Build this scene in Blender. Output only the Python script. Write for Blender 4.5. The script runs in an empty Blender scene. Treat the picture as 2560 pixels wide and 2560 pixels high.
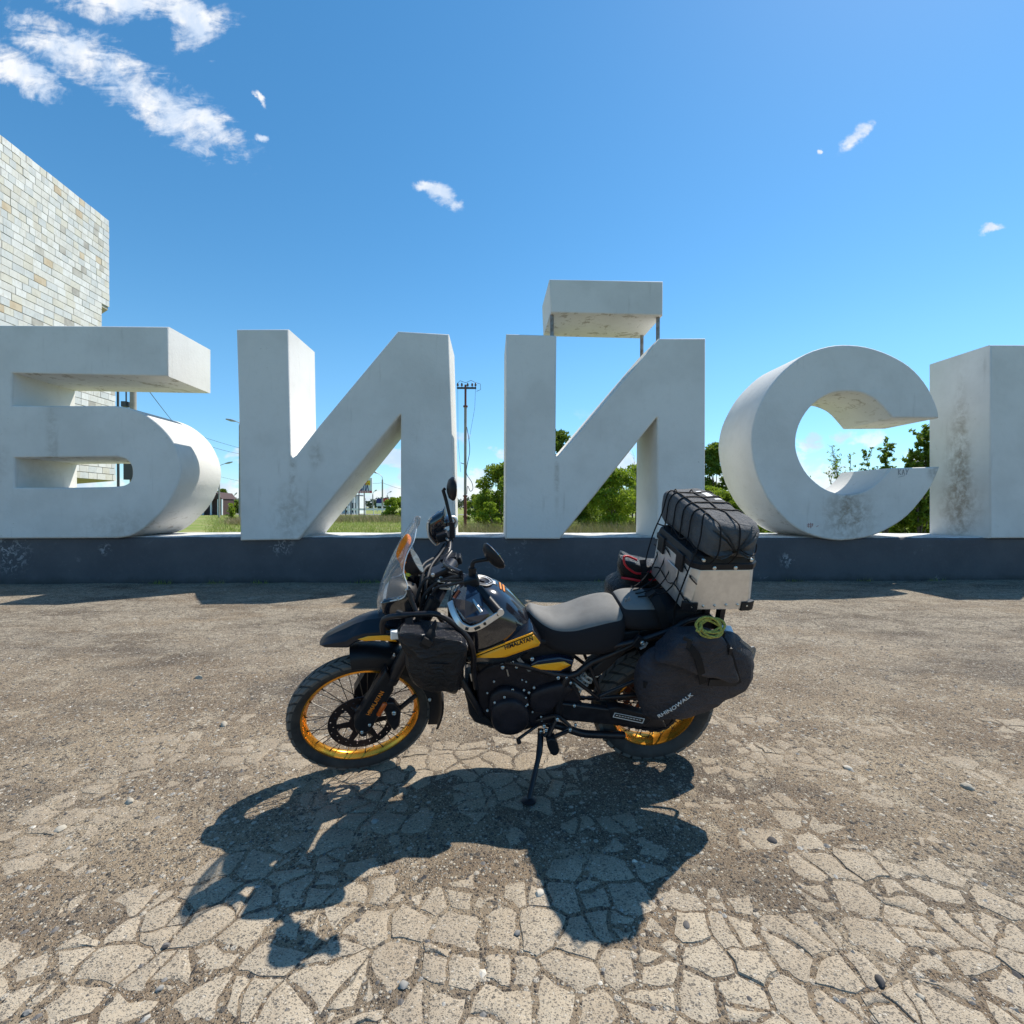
import bpy, bmesh, math, random
import numpy as np
from mathutils import Vector, Matrix, noise as mnoise
R = math.radians
sc = bpy.context.scene
col = sc.collection
# ------------------------------------------------------------------ camera
FPX, PITCH, ROLL, CAMH = 1200.0, 0.009341, 0.003663, 1.359
CF = Vector((0, math.cos(PITCH), -math.sin(PITCH)))
_r = Vector((1, 0, 0)); _u = _r.cross(CF)
CR = math.cos(ROLL) * _r + math.sin(ROLL) * _u
CU = -math.sin(ROLL) * _r + math.cos(ROLL) * _u
CO = Vector((0, 0, CAMH))
cd = bpy.data.cameras.new('camera'); cam = bpy.data.objects.new('camera', cd); col.objects.link(cam)
cam.matrix_world = Matrix(((CR.x, CU.x, -CF.x, 0), (CR.y, CU.y, -CF.y, 0), (CR.z, CU.z, -CF.z, CAMH), (0, 0, 0, 1)))
cd.sensor_width = 36; cd.lens = 36 * FPX / 2560; cd.clip_start = 0.05; cd.clip_end = 3000
sc.camera = cam
# ------------------------------------------------------------------ sun, sky, exposure
SUN_AZ, SUN_EL = R(51.0), R(56.5)
SUN = Vector((math.sin(SUN_AZ) * math.cos(SUN_EL), math.cos(SUN_AZ) * math.cos(SUN_EL), math.sin(SUN_EL)))
sl = bpy.data.lights.new('sun', 'SUN'); sl.energy = 5.0; sl.angle = R(0.53); sl.color = (1, 0.94, 0.83)
so = bpy.data.objects.new('sun', sl); col.objects.link(so)
so.rotation_euler = SUN.to_track_quat('Z', 'Y').to_euler()
sc.view_settings.view_transform = 'Standard'; sc.view_settings.look = 'None'
sc.view_settings.exposure = 0.42; sc.view_settings.gamma = 1; sc.view_settings.use_curve_mapping = False
sc.cycles.max_bounces = 8; sc.cycles.transparent_max_bounces = 16

class NT:
    """small helper for writing node trees"""
    def __init__(s, tree): s.t = tree; s.n = tree.nodes; s.l = tree.links
    def add(s, typ, **kw):
        n = s.n.new(typ)
        for k, v in kw.items(): setattr(n, k, v)
        return n
    def put(s, sock, v):
        if isinstance(v, bpy.types.NodeSocket): s.l.new(v, sock)
        elif v is not None:
            try: sock.default_value = v
            except Exception:
                sock.default_value = tuple(v) + (1,)
    def math(s, op, a, b=None, c=None, clamp=False):
        n = s.add('ShaderNodeMath', operation=op, use_clamp=clamp)
        s.put(n.inputs[0], a)
        if b is not None: s.put(n.inputs[1], b)
        if c is not None: s.put(n.inputs[2], c)
        return n.outputs[0]
    def mix(s, f, a, b, blend='MIX'):
        n = s.add('ShaderNodeMix', data_type='RGBA', blend_type=blend)
        s.put(n.inputs['Factor'], f)
        for k, v in (('A', a), ('B', b)):
            i = [q for q in n.inputs if q.name == k and q.type == 'RGBA'][0]
            if isinstance(v, bpy.types.NodeSocket): s.l.new(v, i)
            else: i.default_value = (v[0], v[1], v[2], 1)
        return [q for q in n.outputs if q.type == 'RGBA'][0]
    def ramp(s, f, lo, hi, a=0.0, b=1.0):
        n = s.add('ShaderNodeMapRange'); n.interpolation_type = 'SMOOTHSTEP'
        s.put(n.inputs['Value'], f); n.inputs['From Min'].default_value = lo; n.inputs['From Max'].default_value = hi
        n.inputs['To Min'].default_value = a; n.inputs['To Max'].default_value = b
        return n.outputs['Result']
    def noise(s, vec, scale, detail=4, rough=0.55, dist=0.0, out='Fac'):
        n = s.add('ShaderNodeTexNoise'); s.put(n.inputs['Vector'], vec)
        n.inputs['Scale'].default_value = scale; n.inputs['Detail'].default_value = detail
        n.inputs['Roughness'].default_value = rough; n.inputs['Distortion'].default_value = dist
        return n.outputs[out]
    def voro(s, vec, scale, feature='F1', out='Distance', rnd=1.0):
        n = s.add('ShaderNodeTexVoronoi', feature=feature); s.put(n.inputs['Vector'], vec)
        n.inputs['Scale'].default_value = scale; n.inputs['Randomness'].default_value = rnd
        return n.outputs[out]
    def mapping(s, vec, loc=(0, 0, 0), rot=(0, 0, 0), scale=(1, 1, 1)):
        n = s.add('ShaderNodeMapping'); s.put(n.inputs['Vector'], vec)
        n.inputs['Location'].default_value = loc; n.inputs['Rotation'].default_value = rot; n.inputs['Scale'].default_value = scale
        return n.outputs[0]

world = bpy.data.worlds.new('World'); sc.world = world; world.use_nodes = True
W = NT(world.node_tree); W.n.clear()
sky = W.add('ShaderNodeTexSky', sky_type='NISHITA'); sky.sun_disc = False
sky.sun_elevation = SUN_EL; sky.sun_rotation = SUN_AZ
sky.air_density = 1.0; sky.dust_density = 0.15; sky.ozone_density = 2.6; sky.altitude = 200
SKY_STRENGTH = 0.098
tc = W.add('ShaderNodeTexCoord').outputs['Generated']
sep = W.add('ShaderNodeSeparateXYZ'); W.l.new(tc, sep.inputs[0])
dx, dy, dz = sep.outputs
ysafe = W.math('MAXIMUM', dy, 0.05)
gx = W.math('DIVIDE', dx, ysafe); gy = W.math('DIVIDE', dz, ysafe)
gv = W.add('ShaderNodeCombineXYZ'); W.l.new(gx, gv.inputs[0]); W.l.new(gy, gv.inputs[1]); gv = gv.outputs[0]
# hand placed fair-weather clouds: (x, y, half length, half width, tilt) as slopes of the view direction
def P(x, y): return ((x - 1280) / 1200, (1269 - y) / 1200)
CL = [(395, 265, 270, 72, -32), (200, 150, 210, 66, -26), (290, 5, 280, 74, -14), (470, 65, 110, 70, -42), (60, 205, 120, 52, -28), (530, 335, 60, 30, -50),
      (530, 330, 80, 36, -42), (505, 90, 42, 75, 0), (650, 257, 26, 9, -52), (652, 354, 17, 11, -30), (1105, 500, 66, 27, -36), (1065, 470, 40, 16, -10),
      (1140, 525, 26, 24, -30), (2130, 345, 56, 19, 42), (2040, 381, 8, 6, 0), (2470, 567, 32, 14, 8)]
warp = W.noise(gv, 14.0, 5, 0.6, 0.4, 'Color')
wv = W.add('ShaderNodeVectorMath', operation='SUBTRACT'); W.l.new(warp, wv.inputs[0]); wv.inputs[1].default_value = (.5, .5, .5)
ws = W.add('ShaderNodeVectorMath', operation='SCALE'); W.l.new(wv.outputs[0], ws.inputs[0]); ws.inputs[3].default_value = 0.05
gw = W.add('ShaderNodeVectorMath', operation='ADD'); W.l.new(gv, gw.inputs[0]); W.l.new(ws.outputs[0], gw.inputs[1]); gw = gw.outputs[0]
mask = None
for (x, y, a, b, t) in CL:
    px, py = P(x, y); a /= 1200; b /= 1200
    c, s_ = math.cos(R(t)), math.sin(R(t))
    m = W.add('ShaderNodeMapping', vector_type='TEXTURE'); W.l.new(gw, m.inputs[0])
    m.inputs['Location'].default_value = (px, py, 0); m.inputs['Rotation'].default_value = (0, 0, R(t)); m.inputs['Scale'].default_value = (a, b, 1)
    ln = W.add('ShaderNodeVectorMath', operation='LENGTH'); W.l.new(m.outputs[0], ln.inputs[0])
    v = W.math('SUBTRACT', 1.0, ln.outputs['Value'])
    mask = v if mask is None else W.math('MAXIMUM', mask, v)
wisp = W.noise(W.mapping(gv, rot=(0, 0, R(32)), scale=(0.8, 2.3, 1)), 8.0, 9, 0.64, 0.9)
fine = W.noise(gv, 34.0, 7, 0.62, 0.4)
dn = W.math('ADD', W.math('MULTIPLY', W.math('SUBTRACT', wisp, 0.5), 2.3), W.math('MULTIPLY', W.math('SUBTRACT', fine, 0.5), 1.3))
dens = W.ramp(W.math('ADD', mask, dn), -0.08, 0.86)
dens = W.math('MULTIPLY', dens, W.ramp(mask, -0.45, 0.1))
# low cumulus above the horizon
hv = W.mapping(gv, scale=(1, 1.7, 1))
cum = W.noise(hv, 9.5, 8, 0.55, 0.2)
hfall = W.ramp(gy, 0.12, 0.22, 1.0, 0.0)
hlow = W.ramp(gy, 0.0, 0.04, 0.55, 1.0)
cdens = W.ramp(W.math('SUBTRACT', W.math('ADD', cum, 0.085), W.math('MULTIPLY', gy, 1.15)), 0.46, 0.56)
cdens = W.math('MULTIPLY', W.math('MULTIPLY', cdens, hfall), 0.8)
dfront = W.ramp(dy, 0.05, 0.2)
dens = W.math('MULTIPLY', W.math('MAXIMUM', dens, cdens), dfront)
puff = W.noise(gv, 11.0, 6, 0.6, 0.2)
ccol = W.mix(W.ramp(puff, 0.35, 0.65), (0.62, 0.74, 0.92), (0.97, 0.98, 1.0))
hs = W.add('ShaderNodeHueSaturation'); W.l.new(sky.outputs[0], hs.inputs['Color'])
hs.inputs['Saturation'].default_value = 1.26; hs.inputs['Hue'].default_value = 0.490; hs.inputs['Value'].default_value = 1.36
cm = W.add('ShaderNodeVectorMath', operation='SCALE'); W.l.new(ccol, cm.inputs[0]); cm.inputs[3].default_value = 0.80 / SKY_STRENGTH
hz = W.mix(W.ramp(dz, 0.0, 0.30), (0.60, 0.80, 0.98), (1, 1, 1))
hzs = W.mix(1.0, hs.outputs[0], hz, 'MULTIPLY')
skyc = W.mix(dens, hzs, cm.outputs[0])
bg = W.add('ShaderNodeBackground'); W.l.new(skyc, bg.inputs[0]); bg.inputs[1].default_value = SKY_STRENGTH
wo = W.add('ShaderNodeOutputWorld'); W.l.new(bg.outputs[0], wo.inputs[0])

# ------------------------------------------------------------------ materials
def material(name, base, rough=0.6, metal=0.0, base2=None, nscale=8.0, bump=0.0, bscale=60.0, spec=0.5, coat=0.0, fn=None, trans=0.0, coords='Object'):
    m = bpy.data.materials.new(name); m.use_nodes = True
    N = NT(m.node_tree); b = N.n['Principled BSDF']
    b.inputs['Roughness'].default_value = rough; b.inputs['Metallic'].default_value = metal
    b.inputs['Specular IOR Level'].default_value = spec; b.inputs['Coat Weight'].default_value = coat
    b.inputs['Coat Roughness'].default_value = 0.05
    if trans: b.inputs['Transmission Weight'].default_value = trans
    co = N.add('ShaderNodeTexCoord').outputs[coords]
    c = base
    if base2 is not None:
        c = N.mix(N.ramp(N.noise(co, nscale, 5, 0.6), 0.35, 0.68), base, base2)
    if fn: c = fn(N, co, c, b) or c
    N.put(b.inputs['Base Color'], c if isinstance(c, bpy.types.NodeSocket) else (c[0], c[1], c[2], 1))
    if bump:
        bn = N.add('ShaderNodeBump'); bn.inputs['Strength'].default_value = bump; bn.inputs['Distance'].default_value = 0.01
        N.l.new(N.noise(co, bscale, 6, 0.6), bn.inputs['Height']); N.l.new(bn.outputs[0], b.inputs['Normal'])
    return m

# ------------------------------------------------------------------ mesh helpers
def ident(p): return Vector(p)
class MB:
    def __init__(s, T=None): s.v = []; s.f = []; s.m = []; s.T = T or ident; s.mi = 0
    def add(s, vs, fs):
        o = len(s.v); s.v += [tuple(s.T(p)) for p in vs]; s.f += [tuple(i + o for i in f) for f in fs]; s.m += [s.mi] * len(fs); return s
    def box(s, a, b):
        x0, y0, z0 = a; x1, y1, z1 = b
        return s.add([(x0, y0, z0), (x1, y0, z0), (x1, y1, z0), (x0, y1, z0), (x0, y0, z1), (x1, y0, z1), (x1, y1, z1), (x0, y1, z1)],
                     [(0, 3, 2, 1), (4, 5, 6, 7), (0, 1, 5, 4), (1, 2, 6, 5), (2, 3, 7, 6), (3, 0, 4, 7)])
    def rings(s, rs, closed=False, cap=True):
        n = len(rs[0]); vs = [p for r in rs for p in r]; fs = []
        m = len(rs) if closed else len(rs) - 1
        for i in range(m):
            a = i * n; b = ((i + 1) % len(rs)) * n
            for j in range(n):
                k = (j + 1) % n; fs.append((a + j, a + k, b + k, b + j))
        if cap and not closed:
            fs.append(tuple(range(n - 1, -1, -1))); e = (len(rs) - 1) * n; fs.append(tuple(range(e, e + n)))
        return s.add(vs, fs)
    def tube(s, pts, r, n=8, closed=False, cap=True):
        pts = [Vector(p) for p in pts]; rr = r if isinstance(r, (list, tuple)) else [r] * len(pts); rs = []
        up = None
        for i, p in enumerate(pts):
            if closed: t = pts[(i + 1) % len(pts)] - pts[i - 1]
            else: t = pts[min(i + 1, len(pts) - 1)] - pts[max(i - 1, 0)]
            t.normalize()
            if up is None: up = t.orthogonal().normalized()
            up = (up - t * up.dot(t)); up = up.normalized() if up.length > 1e-6 else t.orthogonal().normalized()
            w = t.cross(up)
            rs.append([p + (up * math.cos(2 * math.pi * k / n) + w * math.sin(2 * math.pi * k / n)) * rr[i] for k in range(n)])
        return s.rings(rs, closed, cap)
    def lathe(s, c, axis, prof, n=24, closed=False, cap=True):
        """prof: (radius, offset along axis)"""
        c = Vector(c); a = Vector(axis).normalized(); u = a.orthogonal().normalized(); w = a.cross(u)
        rs = [[c + a * h + (u * math.cos(2 * math.pi * k / n) + w * math.sin(2 * math.pi * k / n)) * max(r, 1e-4) for k in range(n)] for r, h in prof]
        return s.rings(rs, closed, cap)
    def prism(s, pts, d):
        """closed outline of 3D points swept along vector d"""
        pts = [Vector(p) for p in pts]; d = Vector(d)
        return s.rings([pts, [p + d for p in pts]])
    def obj(s, name, mats, parent=None, smooth=None, matrix=None, off=None):
        me = bpy.data.meshes.new(name)
        v = s.v if off is None else [(p[0] - off[0], p[1] - off[1], p[2] - off[2]) for p in s.v]
        me.from_pydata(v, [], s.f)
        mats = mats if isinstance(mats, (list, tuple)) else [mats]
        for m in mats: me.materials.append(m)
        if len(mats) > 1: me.polygons.foreach_set('material_index', s.m)
        bm = bmesh.new(); bm.from_mesh(me); bmesh.ops.recalc_face_normals(bm, faces=bm.faces); bm.to_mesh(me); bm.free()
        return link(name, me, parent, smooth, matrix)
def link(name, me, parent=None, smooth=None, matrix=None):
    if smooth is not None:
        me.polygons.foreach_set('use_smooth', [True] * len(me.polygons))
        if smooth < 179: me.set_sharp_from_angle(angle=R(smooth))
    o = bpy.data.objects.new(name, me); col.objects.link(o)
    if matrix is not None: o.matrix_world = matrix
    if parent is not None: o.parent = parent
    return o
def bevel(o, w, seg=2, ang=35):
    m = o.modifiers.new('bevel', 'BEVEL'); m.width = w; m.segments = seg; m.limit_method = 'ANGLE'; m.angle_limit = R(ang)
    return o
def tag(o, label=None, cat=None, group=None, kind=None):
    if label: o['label'] = label
    if cat: o['category'] = cat
    if group: o['group'] = group
    if kind: o['kind'] = kind
    return o
def thing(name, label, cat, loc=(0, 0, 0), group=None, matrix=None):
    o = bpy.data.objects.new(name, None); col.objects.link(o); o.empty_display_size = 0.2
    o.matrix_world = matrix if matrix is not None else Matrix.Translation(loc)
    return tag(o, label, cat, group)
def cr(pts, k=4, closed=False):
    """Catmull-Rom resample"""
    P_ = [Vector(p) for p in pts]; n = len(P_); out = []
    for i in range(n if closed else n - 1):
        if closed: a, b, c, d = P_[i - 1], P_[i], P_[(i + 1) % n], P_[(i + 2) % n]
        else: a, b, c, d = P_[max(i - 1, 0)], P_[i], P_[i + 1], P_[min(i + 2, n - 1)]
        for j in range(k):
            t = j / k
            out.append(0.5 * ((2 * b) + (c - a) * t + (2 * a - 5 * b + 4 * c - d) * t * t + (3 * b - a - 3 * c + d) * t ** 3))
    if not closed: out.append(P_[-1])
    return out
def curve_mesh(loops, depth, bev=0.0, res=1):
    """filled 2D loops (holes allowed) extruded to +-depth, in the XY plane"""
    cu = bpy.data.curves.new('tmp', 'CURVE'); cu.dimensions = '2D'; cu.fill_mode = 'BOTH'
    cu.extrude = max(depth - bev, 0); cu.bevel_depth = bev; cu.bevel_resolution = res; cu.offset = -bev
    for lp in loops:
        s = cu.splines.new('POLY'); s.points.add(len(lp) - 1); s.use_cyclic_u = True
        for q, p in zip(s.points, lp): q.co = (p[0], p[1], 0, 1)
    o = bpy.data.objects.new('tmp', cu); col.objects.link(o)
    me = bpy.data.meshes.new_from_object(o.evaluated_get(bpy.context.evaluated_depsgraph_get()))
    bpy.data.objects.remove(o); bpy.data.curves.remove(cu)
    return me
def text_mesh(s, size, depth=0.001, xs=1.0, align='LEFT', shear=0.0, bold=0.0):
    cu = bpy.data.curves.new('tmp', 'FONT'); cu.body = s; cu.size = size; cu.extrude = depth; cu.align_x = align; cu.offset = bold; cu.shear = shear; cu.resolution_u = 2
    o = bpy.data.objects.new('tmp', cu); col.objects.link(o)
    me = bpy.data.meshes.new_from_object(o.evaluated_get(bpy.context.evaluated_depsgraph_get()))
    bpy.data.objects.remove(o); bpy.data.curves.remove(cu)
    for v in me.vertices: v.co.x *= xs
    return me
def ray(px, py): return CF + CR * ((px - 1280) / FPX) - CU * ((py - 1280) / FPX)
def on_depth(px, py, y):
    d = ray(px, py); return CO + d * (y / d.y)
def on_ground(px, py, z=0.0):
    d = ray(px, py); return CO + d * ((z - CAMH) / d.z)
rng = random.Random(7)

# ------------------------------------------------------------------ the sign: five concrete letters on a plinth wall
PD, PSI, LDEP = 8.5703, 0.04566, 1.26
PN = Vector((-math.sin(PSI), math.cos(PSI), 0)); PT = Vector((math.cos(PSI), math.sin(PSI), 0)); PO = Vector((0, PD, 0))
def on_sign(px, py, back=0.0):
    d = ray(px, py); o = PO + PN * back
    return CO + d * ((o - CO).dot(PN) / d.dot(PN))
def sign_st(px, py):
    q = on_sign(px, py) - PO; return (q.dot(PT), q.z)
SIGN_M = Matrix(((PT.x, 0, -PN.x, PO.x), (PT.y, 0, -PN.y, PO.y), (0, 1, 0, 0), (0, 0, 0, 1)))   # (along, up, toward camera)

def white_paint(N, co, c, b):
    geo = N.add('ShaderNodeNewGeometry').outputs['Position']
    big = N.noise(geo, 0.9, 4, 0.6); fine = N.noise(geo, 9, 6, 0.65)
    c = N.mix(N.ramp(big, 0.38, 0.7), (0.665, 0.652, 0.628), (0.585, 0.572, 0.548))
    c = N.mix(N.math('MULTIPLY', N.ramp(fine, 0.5, 0.75), 0.22), c, (0.52, 0.50, 0.47))
    # rain streaks
    st = N.noise(N.mapping(geo, scale=(5, 5, 0.55)), 1.6, 5, 0.6)
    c = N.mix(N.math('MULTIPLY', N.ramp(st, 0.6, 0.78), 0.35), c, (0.33, 0.31, 0.28))
    # flaking paint
    fl = N.math('MULTIPLY', N.ramp(N.noise(geo, 14, 7, 0.7), 0.63, 0.67), N.ramp(N.noise(geo, 1.3, 3, 0.5), 0.55, 0.68))
    c = N.mix(N.math('MULTIPLY', fl, 0.6), c, (0.30, 0.27, 0.23))
    # chipped plaster where faces look down
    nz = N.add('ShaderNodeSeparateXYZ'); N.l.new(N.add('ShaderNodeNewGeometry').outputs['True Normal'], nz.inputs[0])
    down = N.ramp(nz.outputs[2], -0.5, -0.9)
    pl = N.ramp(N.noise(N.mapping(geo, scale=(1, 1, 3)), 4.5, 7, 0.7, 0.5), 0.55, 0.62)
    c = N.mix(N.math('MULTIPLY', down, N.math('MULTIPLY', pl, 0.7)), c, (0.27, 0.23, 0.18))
    # soot and hand marks on the lower half of the letters
    for (p, r, k) in STAINS:
        d = N.add('ShaderNodeVectorMath', operation='SUBTRACT'); N.l.new(geo, d.inputs[0]); d.inputs[1].default_value = p
        dv = N.add('ShaderNodeVectorMath', operation='DIVIDE'); N.l.new(d.outputs[0], dv.inputs[0]); dv.inputs[1].default_value = r
        ln = N.add('ShaderNodeVectorMath', operation='LENGTH'); N.l.new(dv.outputs[0], ln.inputs[0])
        f = N.math('MULTIPLY', N.ramp(ln.outputs['Value'], 1.0, 0.1), N.ramp(N.noise(geo, 7, 7, 0.68, 0.4), 0.32, 0.68))
        c = N.mix(N.math('MULTIPLY', f, k), c, (0.25, 0.205, 0.155))
    return c
def S3(px, py, back=0.0): return tuple(on_sign(px, py, back))
STAINS = [(S3(2122, 1292), (0.75, 0.5, 0.75), 0.85), (S3(2120, 1255), (0.18, 0.3, 0.5), 0.8), (S3(728, 1290), (0.5, 0.4, 0.8), 0.5), (S3(732, 1180), (0.10, 0.3, 0.8), 0.55),
          (tuple(on_sign(2476, 1190) + PN * .62), (0.3, 0.42, 1.9), 0.7), (tuple(on_sign(2476, 1270) + PN * .6), (0.3, 0.7, 0.9), 0.6), (tuple(on_sign(2476, 1150) + PN * .55), (0.3, 0.24, 2.4), 0.6), (S3(60, 1170, 0.5), (0.5, 1.0, 0.7), 0.5), (S3(300, 1320), (1.1, 0.3, 0.5), 0.3),
          (S3(790, 1140), (0.18, 0.3, 0.35), 0.5), (S3(2335, 1180), (0.2, 0.3, 0.3), 0.6), (S3(1392, 1200), (0.07, .3, 0.8), 0.55), (S3(130, 1095), (0.16, .3, 0.9), 0.4)]
M_white = material('white_masonry_paint', (0.7, 0.7, 0.69), rough=0.75, fn=white_paint, bump=0.35, bscale=22)
M_steel = material('weathered_steel_tube', (0.30, 0.29, 0.28), rough=0.5, metal=0.6, base2=(0.2, 0.15, 0.12))

def letter(loops_px, name, label, bev=0.03):
    loops = [[sign_st(*p) for p in lp] for lp in loops_px]
    cx = sum(p[0] for p in loops[0]) / len(loops[0]); z0 = min(p[1] for p in loops[0])
    me = curve_mesh([[(p[0] - cx, p[1] - z0) for p in lp] for lp in loops], LDEP / 2, bev, 2)
    me.name = 'letter_body'; me.materials.clear(); me.materials.append(M_white)
    for v in me.vertices:   # hand-rendered edges are never quite straight
        q = v.co * 1.0; n = mnoise.noise_vector(Vector((q.x * 2.3 + cx, q.y * 2.3, q.z * 2.3)))
        v.co += Vector((n.x, n.y, n.z * 0.4)) * 0.009
    t = thing(name, label, 'concrete letter', matrix=SIGN_M @ Matrix.Translation((cx, z0, -LDEP / 2)))
    link('letter_body', me, t, 40)
    return t, cx, z0
def C2(pts, k=4): return [(p.x, p.y) for p in cr([(a, b, 0) for a, b in pts], k)]
BE = [(-112, 1346), (-112, 812), (421, 816), (421, 941), (30, 933), (29, 1013), (199, 1014)] + C2([(285, 1014.5), (318, 1019), (358, 1033), (391, 1055), (417, 1081), (434, 1106), (447, 1138), (452, 1171), (449, 1201), (440, 1224), (427, 1250), (407, 1277), (381, 1303), (354, 1326), (325, 1340), (291, 1345)], 3) + [(0, 1347)]
BEH = [(35, 1144), (36, 1219), (179, 1219)] + C2([(278, 1217), (305, 1214), (321, 1206), (329, 1191), (330, 1172), (325, 1158), (311, 1146), (291, 1142)], 3)
letter([BE, BEH], 'concrete_letter', 'white concrete letter Б, the leftmost on the dark plinth')
II = [(601, 1351), (596, 1012), (590.5, 823.7), (721.6, 823), (727.3, 1137), (732, 1143), (740, 1138), (795, 1068), (994, 827), (1123, 834.7), (1130, 1078), (1134, 1347), (1002, 1347), (1002, 1037), (1000, 1037), (752, 1343), (745, 1350)]
letter([II], 'concrete_letter', 'white concrete letter И without a mark on top, between the Б and the Й')
IK = [(1264, 1347), (1266, 834.6), (1391, 838), (1389, 1135), (1392, 1141), (1399, 1136), (1647, 845.5), (1764, 845.5), (1763, 1223), (1762, 1348), (1642, 1348), (1644.5, 1044), (1642, 1044), (1400, 1348)]
tIK, ikx, ikz = letter([IK], 'concrete_letter', 'white concrete letter Й with a slab floating on steel posts above it')
ES = C2([(2348, 1045), (2345, 1023.7), (2321.5, 970.7), (2287.5, 928), (2241, 894), (2185.7, 871.8), (2126, 861.6), (2071, 865.8), (2016, 883.7), (1973, 913.4), (1939.5, 947), (1909.8, 989.8), (1888.6, 1036.5), (1879, 1079), (1878, 1117), (1886.4, 1168), (1903.4, 1214.7), (1926.8, 1257), (1960.7, 1295.4), (1999, 1325), (2037, 1341), (2079.6, 1349), (2122, 1350), (2177, 1341), (2228, 1318.7), (2270.6, 1287), (2308.8, 1244.5), (2334, 1206), (2350, 1167)], 3) \
   + C2([(2226, 1170), (2207, 1193.5), (2185.7, 1212.6), (2156, 1229.6), (2122, 1236), (2088, 1231.7), (2054, 1217), (2020, 1187), (1999, 1151), (1990.4, 1113), (1994.7, 1074.7), (2009.5, 1040.7), (2033, 1011), (2067, 987.7), (2101, 979), (2143, 980), (2173, 989.8), (2198, 1006.8), (2232, 1045)], 3)
tES, esx, esz = letter([ES], 'concrete_letter', 'white round concrete letter С open to the right, sooty at its foot')
M_scr = material('pencil_scratch', (0.27, 0.26, 0.27), rough=0.9); M_pink = material('faded_pink_mark', (0.42, 0.26, 0.25), rough=0.9)
def sign_mark(strokes, mt, name, w):
    m = MB()
    for a, b_ in strokes:
        p, q = sign_st(*a), sign_st(*b_); m.tube([(p[0] - esx, p[1] - esz, LDEP / 2 + .003), (q[0] - esx, q[1] - esz, LDEP / 2 + .003)], w, 4)
    m.obj(name, mt, tES)
sign_mark([((2246, 1172), (2246, 1187)), ((2246, 1181), (2252, 1173)), ((2246, 1180), (2252, 1187)), ((2255, 1187), (2258, 1173)), ((2258, 1173), (2261, 1187)), ((2256, 1182), (2260, 1182)), ((2264, 1172), (2267, 1180)), ((2271, 1172), (2265, 1187)), ((2246, 1193), (2262, 1189))], M_scr, 'scratched_lettering', .0045)
sign_mark([((2017, 1312), (2033, 1310)), ((2018, 1316), (2031, 1315)), ((2021, 1308), (2021, 1319)), ((2026, 1307), (2027, 1320)), ((2031, 1308), (2031, 1316)), ((2041, 1316), (2046, 1314))], M_pink, 'pink_mark', .006)
KA = [(2476, 1346), (2476, 862), (2606, 862), (2606, 1060), (2760, 862), (2920, 862), (2730, 1095), (2930, 1346), (2770, 1346), (2640, 1180), (2606, 1215), (2606, 1346)]
letter([KA], 'concrete_letter', 'white concrete letter К cut off by the right edge, its left side stained brown')
# breve slab over the Й and its posts
b0 = [sign_st(1375, 696), sign_st(1659, 702), sign_st(1658, 787), sign_st(1377, 780)]
me = curve_mesh([[(p[0] - ikx, p[1] - ikz) for p in b0]], LDEP / 2 - 0.02, 0.025, 2); me.materials.append(M_white)
for v in me.vertices:
    n = mnoise.noise_vector(v.co * 5); v.co += Vector((n.x, n.y, n.z)) * 0.015
link('breve_slab', me, tIK, 40)
for (px, back, zb) in ((1380, 0.14, 835), (1645, 0.14, 850), (1605, 1.05, 880), (1381, 1.05, 835)):
    s0 = on_sign(px, 800, back); a = SIGN_M.inverted() @ s0
    top = b0[3][1] + 0.03; zl = sign_st(1380, 836)[1] - 0.05
    if px in (1645, 1605): zl = sign_st(px, 845)[1] - (0.05 if px == 1645 else 0.75)
    MB().tube([(a.x - ikx, zl - ikz, a.z + LDEP / 2), (a.x - ikx, top - ikz, a.z + LDEP / 2)], 0.035, 10).obj('steel_post', M_steel, tIK, 60)
# plinth
def navy(N, co, c, b):
    geo = N.add('ShaderNodeNewGeometry'); p = geo.outputs['Position']
    c = N.mix(N.ramp(N.noise(p, 1.1, 5, 0.6), 0.35, 0.7), (0.056, 0.057, 0.068), (0.078, 0.079, 0.090))
    c = N.mix(N.math('MULTIPLY', N.ramp(N.noise(p, 16, 6, 0.7), 0.52, 0.75), 0.35), c, (0.10, 0.105, 0.125))
    peel = N.math('MULTIPLY', N.ramp(N.noise(p, 8.5, 9, 0.74, 0.8), 0.57, 0.63), N.ramp(N.noise(p, 0.55, 3, 0.5), 0.56, 0.72))
    c = N.mix(N.math('MULTIPLY', peel, 0.3), c, (0.50, 0.50, 0.52))
    for (x, y, a) in ((30, 1385, .45), (8, 1368, .22), (265, 1372, .15), (1010, 1398, .2), (705, 1360, .28), (1965, 1400, .2), (2340, 1450, .14)):
        d = N.add('ShaderNodeVectorMath', operation='DISTANCE'); N.l.new(p, d.inputs[0]); d.inputs[1].default_value = tuple(on_sign(x, y, .1))
        f = N.math('MULTIPLY', N.ramp(d.outputs['Value'], a, a * .2), N.ramp(N.noise(p, 12, 8, .72, .8), .50, .58))
        c = N.mix(N.math('MULTIPLY', f, 0.5), c, (0.48, 0.47, 0.48))
    chip = N.ramp(N.noise(p, 30, 4, 0.6), 0.735, 0.76)
    c = N.mix(N.math('MULTIPLY', chip, 0.6), c, (0.45, 0.45, 0.47))
    z = N.add('ShaderNodeSeparateXYZ'); N.l.new(p, z.inputs[0])
    splash = N.math('MULTIPLY', N.ramp(N.math('ADD', z.outputs[2], N.math('MULTIPLY', N.noise(p, 5, 5, .6), 0.22)), 0.26, 0.10), 0.75)
    c = N.mix(splash, c, (0.022, 0.024, 0.022))
    return c
M_navy = material('navy_plinth_paint', (0.05, 0.05, 0.08), rough=0.7, fn=navy, bump=0.4, bscale=18)
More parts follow.
